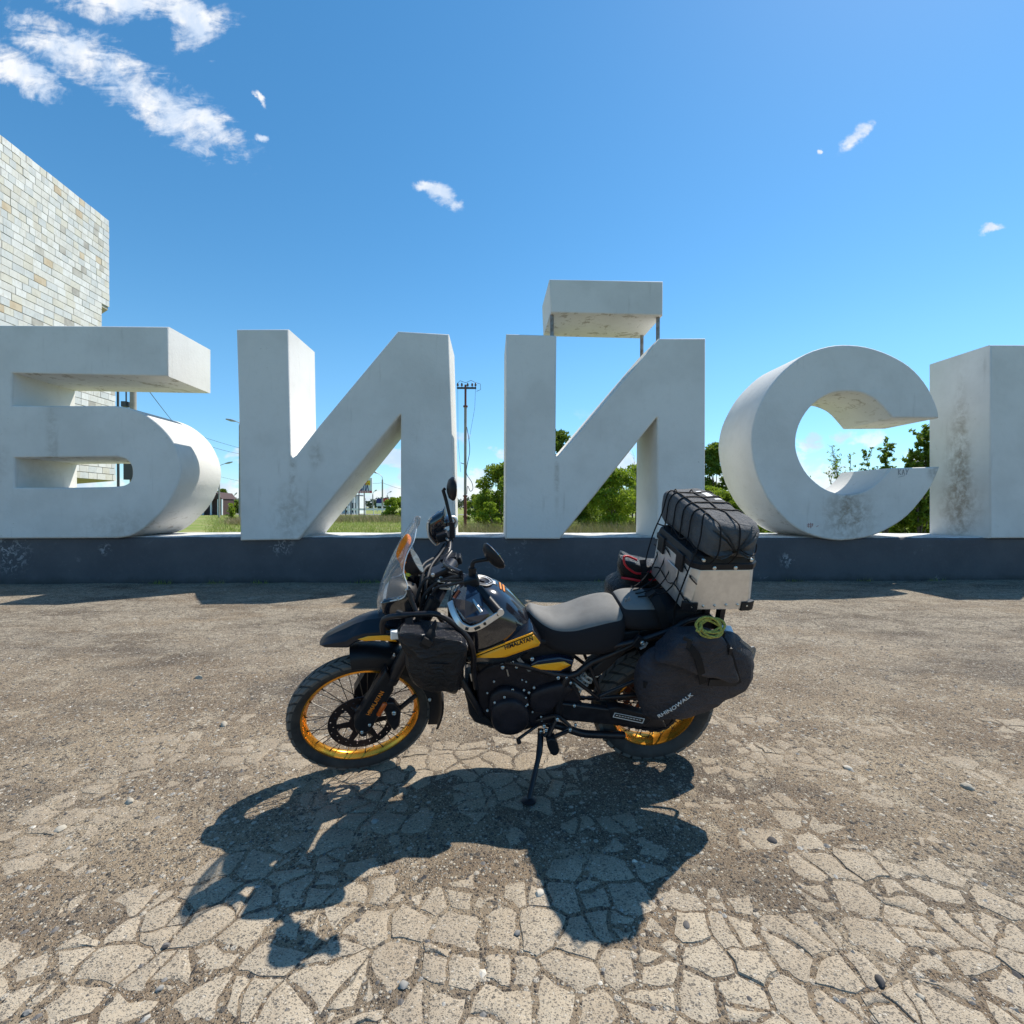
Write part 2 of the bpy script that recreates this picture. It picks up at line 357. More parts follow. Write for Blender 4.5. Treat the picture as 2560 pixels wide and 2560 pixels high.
def coping_fn(N, co, c, b):
    p = N.add('ShaderNodeNewGeometry').outputs['Position']
    return N.mix(N.ramp(N.noise(p, 3.2, 6, 0.65), 0.4, 0.62), (0.62, 0.62, 0.62), (0.36, 0.35, 0.34))
M_coping = material('pale_coping', (0.6, 0.6, 0.6), rough=0.85, fn=coping_fn, bump=0.4, bscale=25)  # mottled pale grey top layer, much lighter than the wall body
tp = thing('plinth_wall', 'long dark navy plinth wall with peeling paint carrying the letters', 'wall', matrix=SIGN_M @ Matrix.Translation((0, 0, -0.08)))
PW0, PW1, PTOP = -12.0, 13.0, 0.812
def wavy_wall():
    m = MB(); n = 120; xs = [PW0 + (PW1 - PW0) * i / n for i in range(n + 1)]
    rs = []
    for x in xs:
        dz = 0.012 * mnoise.noise(Vector((x * 1.7, 3, 0))); df = 0.012 * mnoise.noise(Vector((x * 1.1, 9, 0)))
        rs.append([(x, -0.05, df + 0.01), (x, PTOP + dz - 0.03, df), (x, PTOP + dz, df - 0.02), (x, PTOP + dz + 0.004, -1.42), (x, -0.05, -1.45)])
    m.rings(rs); return m
w = wavy_wall().obj('wall_body', M_navy, tp, 30)
m = MB(); n = 120
rs = []
for i in range(n + 1):
    x = PW0 + 0.01 + (PW1 - PW0 - 0.02) * i / n; dz = 0.012 * mnoise.noise(Vector((x * 1.7, 3, 0))); e = 0.014 * mnoise.noise(Vector((x * 3.1, 5, 0)))
    rs.append([(x, PTOP + dz + 0.004, -0.045 + e), (x, PTOP + dz + 0.017 + e * 0.3, -0.06 + e), (x, PTOP + dz + 0.02, -1.36), (x, PTOP + dz + 0.006, -1.40)])
m.rings(rs).obj('coping', M_coping, tp, 30)

# ------------------------------------------------------------------ marble clad pylon, far left
def marble(k):
    cols = [((0.63, 0.605, 0.565), (0.55, 0.53, 0.495)), ((0.56, 0.56, 0.55), (0.49, 0.495, 0.49)), ((0.60, 0.565, 0.49), (0.53, 0.49, 0.42)), ((0.68, 0.665, 0.645), (0.61, 0.595, 0.575)), ((0.56, 0.46, 0.33), (0.47, 0.36, 0.24)), ((0.46, 0.43, 0.38), (0.34, 0.31, 0.27))]
    def fn(N, co, c, b):
        g = N.add('ShaderNodeNewGeometry').outputs['Position']; oi = N.add('ShaderNodeObjectInfo').outputs['Random']
        off = N.add('ShaderNodeVectorMath', operation='ADD'); N.l.new(g, off.inputs[0])
        cb = N.add('ShaderNodeCombineXYZ'); [N.l.new(N.math('MULTIPLY', oi, 50.0), cb.inputs[i]) for i in range(3)]; N.l.new(cb.outputs[0], off.inputs[1])
        vein = N.ramp(N.noise(N.mapping(off.outputs[0], rot=(0.5, 0.2, 0.6), scale=(1, 5, 1)), 3.4, 6, 0.65, 1.2), 0.54, 0.62)
        c = N.mix(N.ramp(N.noise(off.outputs[0], 3, 4, .6), .4, .65), cols[k][0], cols[k][1])
        return N.mix(N.math('MULTIPLY', vein, 0.35), c, (0.42, 0.36, 0.28))
    return material('marble_tile_%d' % k, cols[k][0], rough=0.45, fn=fn)
M_marble = [marble(k) for k in range(6)]
M_mortar = material('tile_joint_mortar', (0.10, 0.092, 0.085), rough=0.9)
M_soffit = material('pylon_soffit_render', (0.45, 0.42, 0.36), rough=0.9, base2=(0.36, 0.33, 0.28))
VPX = 1178.0
PYX = -13.45   # face plane passes through here at depth 16
pdir = Vector(((VPX - 1280) / FPX, 1, 0)).normalized(); pnor = Vector((pdir.y, -pdir.x, 0))
pend = on_depth(271, 552, 16.0); porg = Vector((pend.x, pend.y, 0))
def on_pyl(px, py):
    d = ray(px, py); q = CO + d * ((porg - CO).dot(pnor) / d.dot(pnor)); return ((q - porg).dot(pdir), q.z)
ztop = on_pyl(271, 552)[1]; zn0 = on_pyl(262, 770)[1]; send_mid = on_pyl(253, 795)[0]; send_low = on_pyl(287, 1000)[0]; zbot = on_pyl(280, 1202)[1]; zlow = zn0 - 1.2
PYM = Matrix(((pdir.x, 0, pnor.x, porg.x), (pdir.y, 0, pnor.y, porg.y), (0, 1, 0, 0), (0, 0, 0, 1)))    # (along, up, out of face)
tpy = thing('marble_pylon', 'tall pylon clad in pale veined marble tiles rising behind the Б', 'monument', matrix=PYM)
S_L = -9.0
face = [(S_L, zbot), (send_low - .01, zbot), (send_low - .01, zlow), (send_mid - .01, zlow), (send_mid - .01, zn0), (-.01, zn0), (-.01, ztop - .01), (S_L, ztop - .01)]
m = MB()
front = [Vector((s, z, -0.02)) for s, z in face]; back = [Vector((s + (3.2 if s > -3 else 0), z, -4.0)) for s, z in face]
m.rings([front, back]); m.obj('pylon_core', M_soffit, tpy)
MB().box((S_L + .3, -0.1, -3.6), (-5.0, zbot - 0.004, -0.6)).obj('pylon_foot', M_soffit, tpy)
rows = []; th = 0.205; z = ztop
tiles = []
ri = 0
while z - th > zbot - 0.02:
    z0, z1 = z - th + 0.017, z
    send = 0.0 if z1 - th / 2 > zn0 else (send_mid if z1 - th / 2 > zlow else send_low)
    tw = 0.215 if z > ztop - 2.1 else 0.32
    s = send; first = True
    while s > S_L:
        w_ = tw * rng.uniform(0.8, 1.2)
        if first and ri % 2: w_ *= 0.55
        first = False
        tiles.append((s - w_ + 0.009, s, z0, z1)); s -= w_
    z -= th; ri += 1
def tile_score(t):
    c = PYM @ Vector(((t[0] + t[1]) / 2, (t[2] + t[3]) / 2, 0)) - CO
    x = 1280 + FPX * c.dot(CR) / max(c.dot(CF), .1); y = 1280 - FPX * c.dot(CU) / max(c.dot(CF), .1)
    vis = -60 < x < 300 and (y < 815 or (945 < y < 1010 and x > 175) or (1140 < y < 1215 and x > 180))
    return (0 if vis else 1, (c.length))
tiles.sort(key=tile_score)
tw_cache = {}
joined = MB()
for i, (s0, s1, z0, z1) in enumerate(tiles):
    d = rng.uniform(0.0, 0.012); k = rng.choices(range(6), (30, 26, 16, 22, 4, 5))[0]
    if i < 296:
        b_ = MB().box((-(s1 - s0) / 2, -(z1 - z0) / 2, -0.02), ((s1 - s0) / 2, (z1 - z0) / 2, 0.014 + d))
        o = b_.obj('tile', M_marble[k], tpy); o.location = ((s0 + s1) / 2, (z0 + z1) / 2, 0)
    else:
        joined.mi = k; joined.box((s0, z0, -0.02), (s1, z1, 0.014 + d))
tag(joined.obj('tile_cladding', M_marble, tpy), kind='stuff')

# ------------------------------------------------------------------ ground
def speckle(N, p, scale, lo, hi):
    """random stones: voronoi cells picked by their random value"""
    v = N.add('ShaderNodeTexVoronoi'); N.put(v.inputs['Vector'], p); v.inputs['Scale'].default_value = scale
    s = N.add('ShaderNodeSeparateColor'); N.l.new(v.outputs['Color'], s.inputs[0])
    pick = N.math('MULTIPLY', N.ramp(s.outputs[0], lo, hi), N.ramp(v.outputs['Distance'], 0.52, 0.36))
    return pick, s.outputs[1], v.outputs['Distance']
def dirt_fn(N, co, c, b):
    p = N.add('ShaderNodeNewGeometry').outputs['Position']
    ps = N.mapping(p, scale=(0.55, 1, 1))
    c = N.mix(N.ramp(N.noise(ps, 1.3, 6, 0.65, 0.4), 0.36, 0.66), (0.200, 0.145, 0.095), (0.345, 0.268, 0.182))
    c = N.mix(N.math('MULTIPLY', N.ramp(N.noise(ps, 0.55, 5, 0.6, 0.5), 0.47, 0.60), 0.8), c, (0.085, 0.066, 0.051))
    c = N.mix(N.math('MULTIPLY', N.ramp(N.noise(N.mapping(p, loc=(3, 7, 0), scale=(0.42, 1, 1)), 1.15, 6, 0.66, 0.5), 0.55, 0.66), 0.65), c, (0.095, 0.074, 0.058))
    c = N.mix(N.math('MULTIPLY', N.ramp(N.noise(p, 3.1, 6, 0.7, 0.3), 0.52, 0.66), 0.6), c, (0.50, 0.42, 0.31))
    # paler worn crust towards the plinth
    sy = N.add('ShaderNodeSeparateXYZ'); N.l.new(p, sy.inputs[0])
    crust = N.math('MULTIPLY', N.ramp(sy.outputs[1], 3.0, 5.4), N.ramp(N.noise(ps, 2.2, 6, 0.65, 0.4), 0.38, 0.58))
    c = N.mix(N.math('MULTIPLY', crust, 0.75), c, (0.43, 0.37, 0.285))
    ve = N.add('ShaderNodeTexVoronoi', feature='DISTANCE_TO_EDGE'); N.l.new(N.mapping(p, scale=(5, 6.5, 1)), ve.inputs['Vector']); ve.inputs['Scale'].default_value = 1.0
    c = N.mix(N.math('MULTIPLY', crust, N.ramp(ve.outputs['Distance'], 0.10, 0.02, 0.0, 0.7)), c, (0.15, 0.115, 0.085))
    # long tyre scuffs and drifts
    c = N.mix(N.math('MULTIPLY', N.ramp(N.noise(N.mapping(p, rot=(0, 0, .12), scale=(0.18, 1.6, 1)), 1.6, 6, 0.6, 0.6), 0.56, 0.68), 0.55), c, (0.125, 0.098, 0.075))
    c = N.mix(N.math('MULTIPLY', N.ramp(N.noise(p, 45, 5, 0.75), 0.42, 0.7), 0.7), c, (0.15, 0.12, 0.095))
    h = N.noise(p, 45, 6, 0.75)
    # grain by grain: bright and dark stones of three sizes
    for sc_, lo, dark, lite, k in ((260, 0.5, (0.06, 0.05, 0.045), (0.48, 0.42, 0.34), 0.7), (150, 0.58, (0.06, 0.05, 0.045), (0.52, 0.46, 0.38), 0.8), (80, 0.70, (0.07, 0.06, 0.055), (0.50, 0.45, 0.37), 0.85), (40, 0.82, (0.08, 0.075, 0.07), (0.48, 0.43, 0.36), 0.85)):
        pk, rnd, dist = speckle(N, p, sc_, lo, lo + 0.03)
        c = N.mix(N.math('MULTIPLY', pk, k), c, N.mix(N.ramp(rnd, 0.5, 0.62), dark, lite))
        h = N.math('ADD', h, N.math('MULTIPLY', N.math('MULTIPLY', pk, N.math('SUBTRACT', 0.6, dist)), 1.2))
    bn = N.add('ShaderNodeBump'); bn.inputs['Strength'].default_value = 0.9; bn.inputs['Distance'].default_value = 0.012
    N.l.new(h, bn.inputs['Height']); N.l.new(bn.outputs[0], b.inputs['Normal'])
    return c
M_dirt = material('dusty_gravel_lot', (0.3, 0.25, 0.2), rough=0.95, spec=0.2, fn=dirt_fn)
def asphalt_fn(N, co, c, b):
    p = N.add('ShaderNodeNewGeometry').outputs['Position']; oi = N.add('ShaderNodeObjectInfo').outputs['Random']
    c = N.mix(N.ramp(N.noise(p, 5, 5, 0.6), 0.3, 0.7), (0.37, 0.30, 0.22), (0.46, 0.385, 0.29))
    c = N.mix(N.math('MULTIPLY', N.ramp(N.noise(p, 1.4, 5, 0.65, 0.5), 0.48, 0.66), 0.6), c, (0.27, 0.21, 0.15))
    sy = N.add('ShaderNodeSeparateXYZ'); N.l.new(p, sy.inputs[0])
    dust = N.ramp(N.math('ADD', N.math('MULTIPLY', sy.outputs[1], 0.6), N.noise(p, 6, 6, 0.65, 0.5)), 1.25, 1.85)
    c = N.mix(N.math('MULTIPLY', dust, 0.9), c, N.mix(N.noise(p, 9, 5, .65), (0.22, 0.165, 0.115), (0.36, 0.29, 0.205)))
    c = N.mix(N.math('MULTIPLY', N.ramp(N.noise(p, 2.3, 5, .6), .5, .62), 0.3), c, (0.50, 0.43, 0.33))
    c = N.mix(N.math('MULTIPLY', oi, 0.3), c, (0.33, 0.285, 0.23))
    c = N.mix(N.math('MULTIPLY', N.ramp(N.noise(p, 3.1, 5, 0.6, 0.5), 0.62, 0.75), 0.6), c, (0.25, 0.19, 0.12))
    h = N.noise(p, 90, 6, 0.75)
    c = N.mix(N.math('MULTIPLY', N.ramp(h, 0.5, 0.72), 0.45), c, (0.24, 0.205, 0.165))
    for sc_, lo, k in ((230, 0.60, 0.7), (140, 0.68, 0.75), (80, 0.84, 0.75)):
        pk, rnd, dist = speckle(N, N.mapping(p, rot=(0, 0, sc_), scale=(1, 1.35, 1)), sc_, lo, lo + 0.03)
        c = N.mix(N.math('MULTIPLY', pk, k), c, N.mix(N.ramp(rnd, 0.7, 0.8), (0.13, 0.115, 0.10), (0.56, 0.50, 0.42)))
        h = N.math('SUBTRACT', h, N.math('MULTIPLY', pk, 0.5))
    bn = N.add('ShaderNodeBump'); bn.inputs['Strength'].default_value = 0.8; bn.inputs['Distance'].default_value = 0.006
    N.l.new(h, bn.inputs['Height']); N.l.new(bn.outputs[0], b.inputs['Normal'])
    return c
M_asph = material('weathered_asphalt', (0.42, 0.37, 0.3), rough=0.92, spec=0.25, fn=asphalt_fn)
def sm(a, b, x):
    t = min(max((x - a) / (b - a), 0), 1); return t * t * (3 - 2 * t)
def dirt_h(x, y):
    e = 1.78 + 0.22 * mnoise.noise(Vector((x * 0.7, 4.1, 0))) + 0.06 * x + 0.05 * max(x - 0.6, 0)
    base = -0.0026 + 0.0050 * sm(e - 0.55, e + 0.3, y)
    far = sm(7.6, 8.8, y) * 0.03; na = 0.22 + 0.78 * sm(e - 0.6, e, y)
    return base + 0.009 * na * mnoise.noise(Vector((x * 2.1, y * 2.1, 1.3))) + 0.004 * na * mnoise.noise(Vector((x * 7, y * 7, 7))) + 0.012 * mnoise.noise(Vector((x * 0.5, y * 0.5, 2))) * sm(2.5, 4, y) + far * (0.6 + 0.4 * mnoise.noise(Vector((x * 2, y * 2, 5))))
def lot_grid():
    xs = sorted(set([round(-22 + 0.5 * i, 3) for i in range(89)] + [round(-5.0 + 0.045 * i, 3) for i in range(223)]))
    ys = sorted(set([round(-8 + 0.5 * i, 3) for i in range(17)] + [round(0.5 + 0.045 * i, 3) for i in range(100)] + [round(5.0 + 0.12 * i, 3) for i in range(36)]))
    nx = len(xs); v = [(x, y, dirt_h(x, y)) for y in ys for x in xs]
    f = [(j * nx + i, j * nx + i + 1, (j + 1) * nx + i + 1, (j + 1) * nx + i) for j in range(len(ys) - 1) for i in range(nx - 1)]
    m = MB(); m.v = v; m.f = f; m.m = [0] * len(f); return m
lot = tag(lot_grid().obj('ground', M_dirt, None, 180), kind='structure')
# the broken asphalt: cracked pieces standing proud of the dirt in the joints
def clip(poly, a, n, kind):
    """cut a polygon of (x, y, crack class of the edge that starts here) by a half plane"""
    out = []
    for i in range(len(poly)):
        p, q = poly[i], poly[(i + 1) % len(poly)]
        dp = (p[0] - a[0]) * n[0] + (p[1] - a[1]) * n[1]; dq = (q[0] - a[0]) * n[0] + (q[1] - a[1]) * n[1]
        if dp <= 0: out.append(p)
        if dp * dq < 0:
            t = dp / (dp - dq); x = (p[0] + (q[0] - p[0]) * t, p[1] + (q[1] - p[1]) * t)
            out.append((x[0], x[1], kind if dp <= 0 else p[2]))
    return out
def area(poly): return abs(sum(poly[i][0] * poly[(i + 1) % len(poly)][1] - poly[(i + 1) % len(poly)][0] * poly[i][1] for i in range(len(poly)))) / 2
seeds = []
r2 = random.Random(21)
y = 0.85; row = 0
while y < 2.75:
    dyy = r2.uniform(0.085, 0.15); half = 1.55 + y * 0.95; x = -half + r2.uniform(0, 0.15)
    while x < half:
        wx = r2.choice((0.085, 0.11, 0.14, 0.17, 0.22))
        seeds.append((x + wx / 2 + 0.03 * r2.uniform(-1, 1), y + dyy * r2.uniform(-0.3, 0.3) + 0.07 * mnoise.noise(Vector((x, row, 0)))))
        x += wx
    y += dyy; row += 1
pieces = []
for i, s in enumerate(seeds):
    poly = [(s[0] - .4, s[1] - .4, 0), (s[0] + .4, s[1] - .4, 0), (s[0] + .4, s[1] + .4, 0), (s[0] - .4, s[1] + .4, 0)]
    for j, q in enumerate(seeds):
        if i != j and abs(q[0] - s[0]) < .8 and abs(q[1] - s[1]) < .8:
            poly = clip(poly, ((s[0] + q[0]) / 2, (s[1] + q[1]) / 2), (q[0] - s[0], q[1] - s[1]), 0)
    stack = [poly]; done = []
    while stack:
        po = stack.pop()
        if len(po) < 3: continue
        A_ = area(po)
        if A_ > 0.026 or (A_ > 0.010 and r2.random() < 0.4):
            cx_ = sum(p[0] for p in po) / len(po) + r2.uniform(-.02, .02); cy_ = sum(p[1] for p in po) / len(po) + r2.uniform(-.02, .02)
            ww_ = max(p[0] for p in po) - min(p[0] for p in po); hh_ = max(p[1] for p in po) - min(p[1] for p in po)
            an = (0 if ww_ > hh_ else math.pi / 2) + r2.gauss(0, .22); n = (math.cos(an), math.sin(an)); k = 1 if r2.random() < .6 else 2
            stack.append(clip(po, (cx_, cy_), n, k)); stack.append(clip(po, (cx_, cy_), (-n[0], -n[1]), k))
        else: done.append(po)
    for po in done:
        c = (sum(p[0] for p in po) / len(po), sum(p[1] for p in po) / len(po))
        top = 0.001 + 0.0035 * r2.uniform(-1, 1)
        if dirt_h(*c) > top + 0.006 or area(po) < 0.0009: continue
        pieces.append((math.hypot(c[0], c[1]), c, po, top))
pieces.sort()
def piece_mesh(c, poly, top):
    pts = []
    for i in range(len(poly)):
        p, q = Vector(poly[i][:2]), Vector(poly[(i + 1) % len(poly)][:2]); L = (q - p).length; k = max(1, int(L / 0.03))
        for a in range(k): pts.append((p.lerp(q, a / k), poly[i][2] if a else min(poly[i][2], poly[i - 1][2])))
    cv = Vector(c); o1, o2, o3 = [], [], []
    for p, kd in pts:
        w_ = Vector((p.x * 9, p.y * 9, 3)); nn = mnoise.noise_vector(w_); n2 = mnoise.noise_vector(w_ * 4)
        p = p + Vector((nn.x, nn.y)) * 0.027 + Vector((n2.x, n2.y)) * 0.008
        d = (p - cv); L = max(d.length, 1e-4); nz = mnoise.noise(Vector((p.x * 4.5, p.y * 4.5, 8)))
        gap = (max(0.001, 0.003 + 0.009 * nz), max(0.0008, 0.0025 + 0.004 * nz), 0.0006)[kd]
        a = cv + d * max((L - gap) / L, 0.2); b = cv + d * max((L - gap - 0.005) / L, 0.15); e = cv + d * max((L - gap - 0.022) / L, 0.1)
        tz = top + 0.004 * mnoise.noise(Vector((p.x * 4, p.y * 4, 2)))
        o1.append((a.x - c[0], a.y - c[1], tz - 0.016)); o2.append((b.x - c[0], b.y - c[1], tz - 0.0035)); o3.append((e.x - c[0], e.y - c[1], tz))
    n = len(pts); m = MB(); m.add(o1 + o2 + o3 + [(0, 0, top + 0.0012)], [(i, (i + 1) % n, n + (i + 1) % n, n + i) for i in range(n)] + [(n + i, n + (i + 1) % n, 2 * n + (i + 1) % n, 2 * n + i) for i in range(n)] + [(2 * n + i, 2 * n + (i + 1) % n, 3 * n) for i in range(n)])
    return m
rest = MB()
for i, (dist, c, poly, top) in enumerate(pieces):
    pm = piece_mesh(c, poly, top)
    if i < 296:
        o = pm.obj('asphalt_piece', M_asph, lot, 50); o.location = (c[0], c[1], 0)
    else:
        rest.add([(p[0] + c[0], p[1] + c[1], p[2]) for p in pm.v], pm.f)
if rest.v: tag(rest.obj('asphalt_crust', M_asph, lot, 50), kind='stuff')
# loose gravel
def gravel_mat(name, a, b_):
    def fn(N, co, c, bs):
        p = N.add('ShaderNodeNewGeometry')
        rp = p.outputs['Random Per Island']
        return N.mix(N.ramp(rp, 0.1, 0.9), a, b_)
    return material(name, a, rough=0.85, fn=fn)
M_grav = [gravel_mat('grey_gravel', (0.16, 0.155, 0.15), (0.34, 0.32, 0.29)), gravel_mat('pale_gravel', (0.34, 0.30, 0.24), (0.55, 0.50, 0.43)), gravel_mat('dark_gravel', (0.055, 0.05, 0.05), (0.13, 0.12, 0.115))]
def stones(n, seed, place, smin, smax):
    g = np.random.default_rng(seed)
    base = np.array([(1, 0, 0), (.3, .95, 0), (-.8, .6, 0), (-.85, -.55, 0), (.25, -1, 0), (.1, .05, .62), (-.15, -.1, .55)], float)
    tri = np.array([(0, 1, 5), (1, 2, 5), (2, 6, 5), (2, 3, 6), (3, 4, 6), (4, 5, 6), (4, 0, 5)])
    V = []; F = []
    for i in range(n):
        x, y = place(g)
        s = smin * (smax / smin) ** (g.random() ** 2.3)
        a = g.random() * 6.283; c, sn = math.cos(a), math.sin(a)
        q = base * (s * np.array([1, g.uniform(.55, 1), g.uniform(.5, .95)])) * g.uniform(.75, 1.25, base.shape)
        q = np.stack([q[:, 0] * c - q[:, 1] * sn + x, q[:, 0] * sn + q[:, 1] * c + y, q[:, 2]], 1)
        q[:, 2] += ground_top(x, y) - s * 0.08
        F.append(tri + 7 * i); V.append(q)
    m = MB(); m.v = [tuple(p) for p in np.concatenate(V)]; m.f = [tuple(t) for t in np.concatenate(F)]; m.m = [0] * len(m.f)
    return m
def ground_top(x, y):
    h = dirt_h(x, y)
    return max(h, -0.002) if y < 2.3 else h
def place_any(g):
    while True:
        y = 0.9 + 8.0 * g.random() ** 1.5; x = g.uniform(-1.2, 1.2) * (1.1 * y + .4)
        if abs(x) > 11: continue
        d = 0.25 + 0.9 * sm(1.9, 2.6, y) * sm(7.0, 3.5, y) if y < 7 else 0.2
        d *= 0.12 + 1.9 * sm(-0.1, 0.35, mnoise.noise(Vector((x * 0.6, y * 1.5, 3.3))))
        if y < 2.2: d = 0.05 + 0.2 * (dirt_h(x, y) > -0.006)
        if g.random() < d: return x, y
for k, n in ((0, 4600), (1, 600), (2, 5200)):
    tag(stones(n, 11 + k, place_any, 0.003, 0.016).obj(('grey_gravel', 'pale_gravel', 'dark_gravel')[k], M_grav[k], None, None), kind='stuff')
def pebble(px, py, size, k, label, sq=0.8, seed=0):
    q = on_ground(px, py); g = random.Random(seed)
    bm = bmesh.new(); bmesh.ops.create_icosphere(bm, subdivisions=2, radius=1)
    for v in bm.verts:
        n = mnoise.noise(v.co * 1.2 + Vector((seed, 0, 0))); v.co = Vector((v.co.x * size * (1 + .35 * n), v.co.y * size * sq * (1 + .35 * n), max(v.co.z, -0.4) * size * 0.62 * (1 + .3 * n)))
    me = bpy.data.meshes.new('stone'); bm.to_mesh(me); bm.free(); me.materials.append(M_grav[k])
    o = link('stone', me, None, 35); o.location = (q.x, q.y, max(ground_top(q.x, q.y), 0) + size * 0.12); o.rotation_euler = (0, 0, g.uniform(0, 6))
    tag(o, label, 'stone', 'loose stones on the cracked lot')
ST = [(1350, 2235, .019, 1, 'reddish grey stone beside the edge of the rear luggage shadow, on cracked asphalt', .8), (2200, 2455, .017, 2, 'black oval stone in a wide crack at the lower right', .7), (2300, 2492, .011, 1, 'small pale stone on brown stained asphalt at the lower right', .8),
      (1293, 2333, .011, 0, 'blue grey pebble at a crack junction just below the middle of the lot', .8), (937, 2055, .017, 0, 'grey stone lying inside the front wheel shadow', .8), (1691, 1988, .019, 2, 'dark stone inside the shadow of the rear saddlebag', .8),
      (1930, 2104, .019, 2, 'dark brown stone right of the rear luggage shadow', .9), (1716, 2316, .016, 2, 'upright dark stone below the rear luggage shadow', .7), (1010, 2464, .014, 0, 'grey pebble near the bottom edge, below the middle', .8), (415, 2365, .012, 2, 'small black pebble on a piece at the lower left', .8),
      (68, 2533, .012, 0, 'blue grey pebble in the bottom left corner', .7), (400, 2472, .011, 0, 'blue grey pebble beside a straight crack at the lower left', .8), (2417, 1972, .03, 1, 'flat pale stone near the right edge, in the gravel', .6), (2120, 1923, .02, 1, 'square tan stone chip in the gravel right of the motorcycle', .9),
      (560, 1815, .03, 1, 'flat pale stone left of the front wheel', .6), (497, 1698, .035, 1, 'long white stone chip far left of the beak', .35), (150, 2075, .022, 1, 'tan stone in the gravel near the left edge', .7), (325, 2008, .024, 1, 'pinkish flat chip in the gravel left of the wheel shadow', .7)]
for i, (x, y, s, k, lab, sq) in enumerate(ST): pebble(x, y, s, k, lab, sq, 5 + i * 3)

# far ground: meadow to the horizon, behind the plinth
def meadow_fn(N, co, c, b):
    p = N.add('ShaderNodeNewGeometry').outputs['Position']
    c = N.mix(N.ramp(N.noise(p, 0.35, 6, 0.65), 0.38, 0.62), (0.16, 0.22, 0.045), (0.29, 0.27, 0.12))
    c = N.mix(N.math('MULTIPLY', N.ramp(N.noise(p, 3.0, 6, 0.7), 0.4, 0.7), 0.5), c, (0.10, 0.15, 0.03))
    return c
M_meadow = material('meadow_soil', (0.1, 0.12, 0.05), rough=0.95, spec=0.1, fn=meadow_fn)
m = MB(); m.add([(-1500, -300, -.06), (1500, -300, -.06), (1500, 2400, -.06), (-1500, 2400, -.06)], [(0, 1, 2, 3)])
tag(m.obj('field', M_meadow), kind='structure')
M_road = material('far_asphalt_road', (0.17, 0.165, 0.16), rough=0.9, base2=(0.22, 0.21, 0.2), nscale=0.6)
m = MB(); m.add([(-160, 78, -0.03), (160, 96, -0.03), (160, 106, -0.03), (-160, 88, -0.03)], [(0, 1, 2, 3)]); tag(m.obj('road', M_road), kind='structure')
# ------------------------------------------------------------------ vegetation
def leaf_mat(name, a, b_, c_=None, tr=0.45):
    m = bpy.data.materials.new(name); m.use_nodes = True; N = NT(m.node_tree); b = N.n['Principled BSDF']
    g = N.add('ShaderNodeNewGeometry'); c = N.mix(N.ramp(g.outputs['Random Per Island'], 0.0, 1.0), a, b_)
    c = N.mix(N.ramp(N.noise(g.outputs['Position'], 1.1, 3, .5), 0.4, 0.65), c, c_ or a)
    N.l.new(c, b.inputs['Base Color']); b.inputs['Roughness'].default_value = 0.6; b.inputs['Specular IOR Level'].default_value = 0.25
    t = N.add('ShaderNodeBsdfTranslucent'); N.l.new(N.mix(0.5, c, (0.22, 0.30, 0.03)), t.inputs[0])
    mx = N.add('ShaderNodeMixShader'); mx.inputs[0].default_value = tr; out = N.n['Material Output']
    N.l.new(b.outputs[0], mx.inputs[1]); N.l.new(t.outputs[0], mx.inputs[2]); N.l.new(mx.outputs[0], out.inputs[0])
    return m
L_bright = leaf_mat('spring_leaves', (0.19, 0.28, 0.018), (0.30, 0.37, 0.034), (0.24, 0.33, 0.024))
L_dark = leaf_mat('dark_leaves', (0.09, 0.15, 0.018), (0.15, 0.215, 0.026), (0.115, 0.18, 0.02))
L_mid = leaf_mat('mid_leaves', (0.20, 0.275, 0.022), (0.31, 0.37, 0.038), (0.18, 0.25, 0.02))
L_dry = leaf_mat('dry_stems', (0.36, 0.28, 0.16), (0.26, 0.19, 0.11), (0.2, 0.19, 0.08), 0.15)
L_grass = leaf_mat('grass_blades', (0.17, 0.28, 0.03), (0.27, 0.34, 0.055), (0.30, 0.30, 0.11))
L_straw = leaf_mat('straw_blades', (0.42, 0.36, 0.20), (0.32, 0.28, 0.15), (0.2, 0.22, 0.08))
M_bark = material('bark', (0.12, 0.10, 0.08), rough=0.9, base2=(0.07, 0.055, 0.045), nscale=12)
def leaves(g, centers, n, size, flat=0.5):
    """n leaf quads gathered round clump centres (x,y,z,r)"""
    C_ = np.array(centers); wts = C_[:, 3] ** 2; idx = g.choice(len(C_), n, p=wts / wts.sum())
    d = g.normal(size=(n, 3)); d /= np.linalg.norm(d, axis=1)[:, None]
    rad = g.random(n) ** 0.45
    P_ = C_[idx, :3] + d * (C_[idx, 3] * rad)[:, None] * np.array([1, 1, 0.85])
    a = g.normal(size=(n, 3)); a /= np.linalg.norm(a, axis=1)[:, None]
    b = np.cross(a, g.normal(size=(n, 3))); b /= np.linalg.norm(b, axis=1)[:, None]
    s = size * g.uniform(.6, 1.4, n)[:, None]
    V = np.stack([P_ - a * s, P_ + b * s * .45, P_ + a * s, P_ - b * s * .45], 1).reshape(-1, 3)
    m = MB(); m.v = [tuple(p) for p in V]; m.f = [(4 * i, 4 * i + 1, 4 * i + 2, 4 * i + 3) for i in range(n)]; m.m = [0] * n
    return m
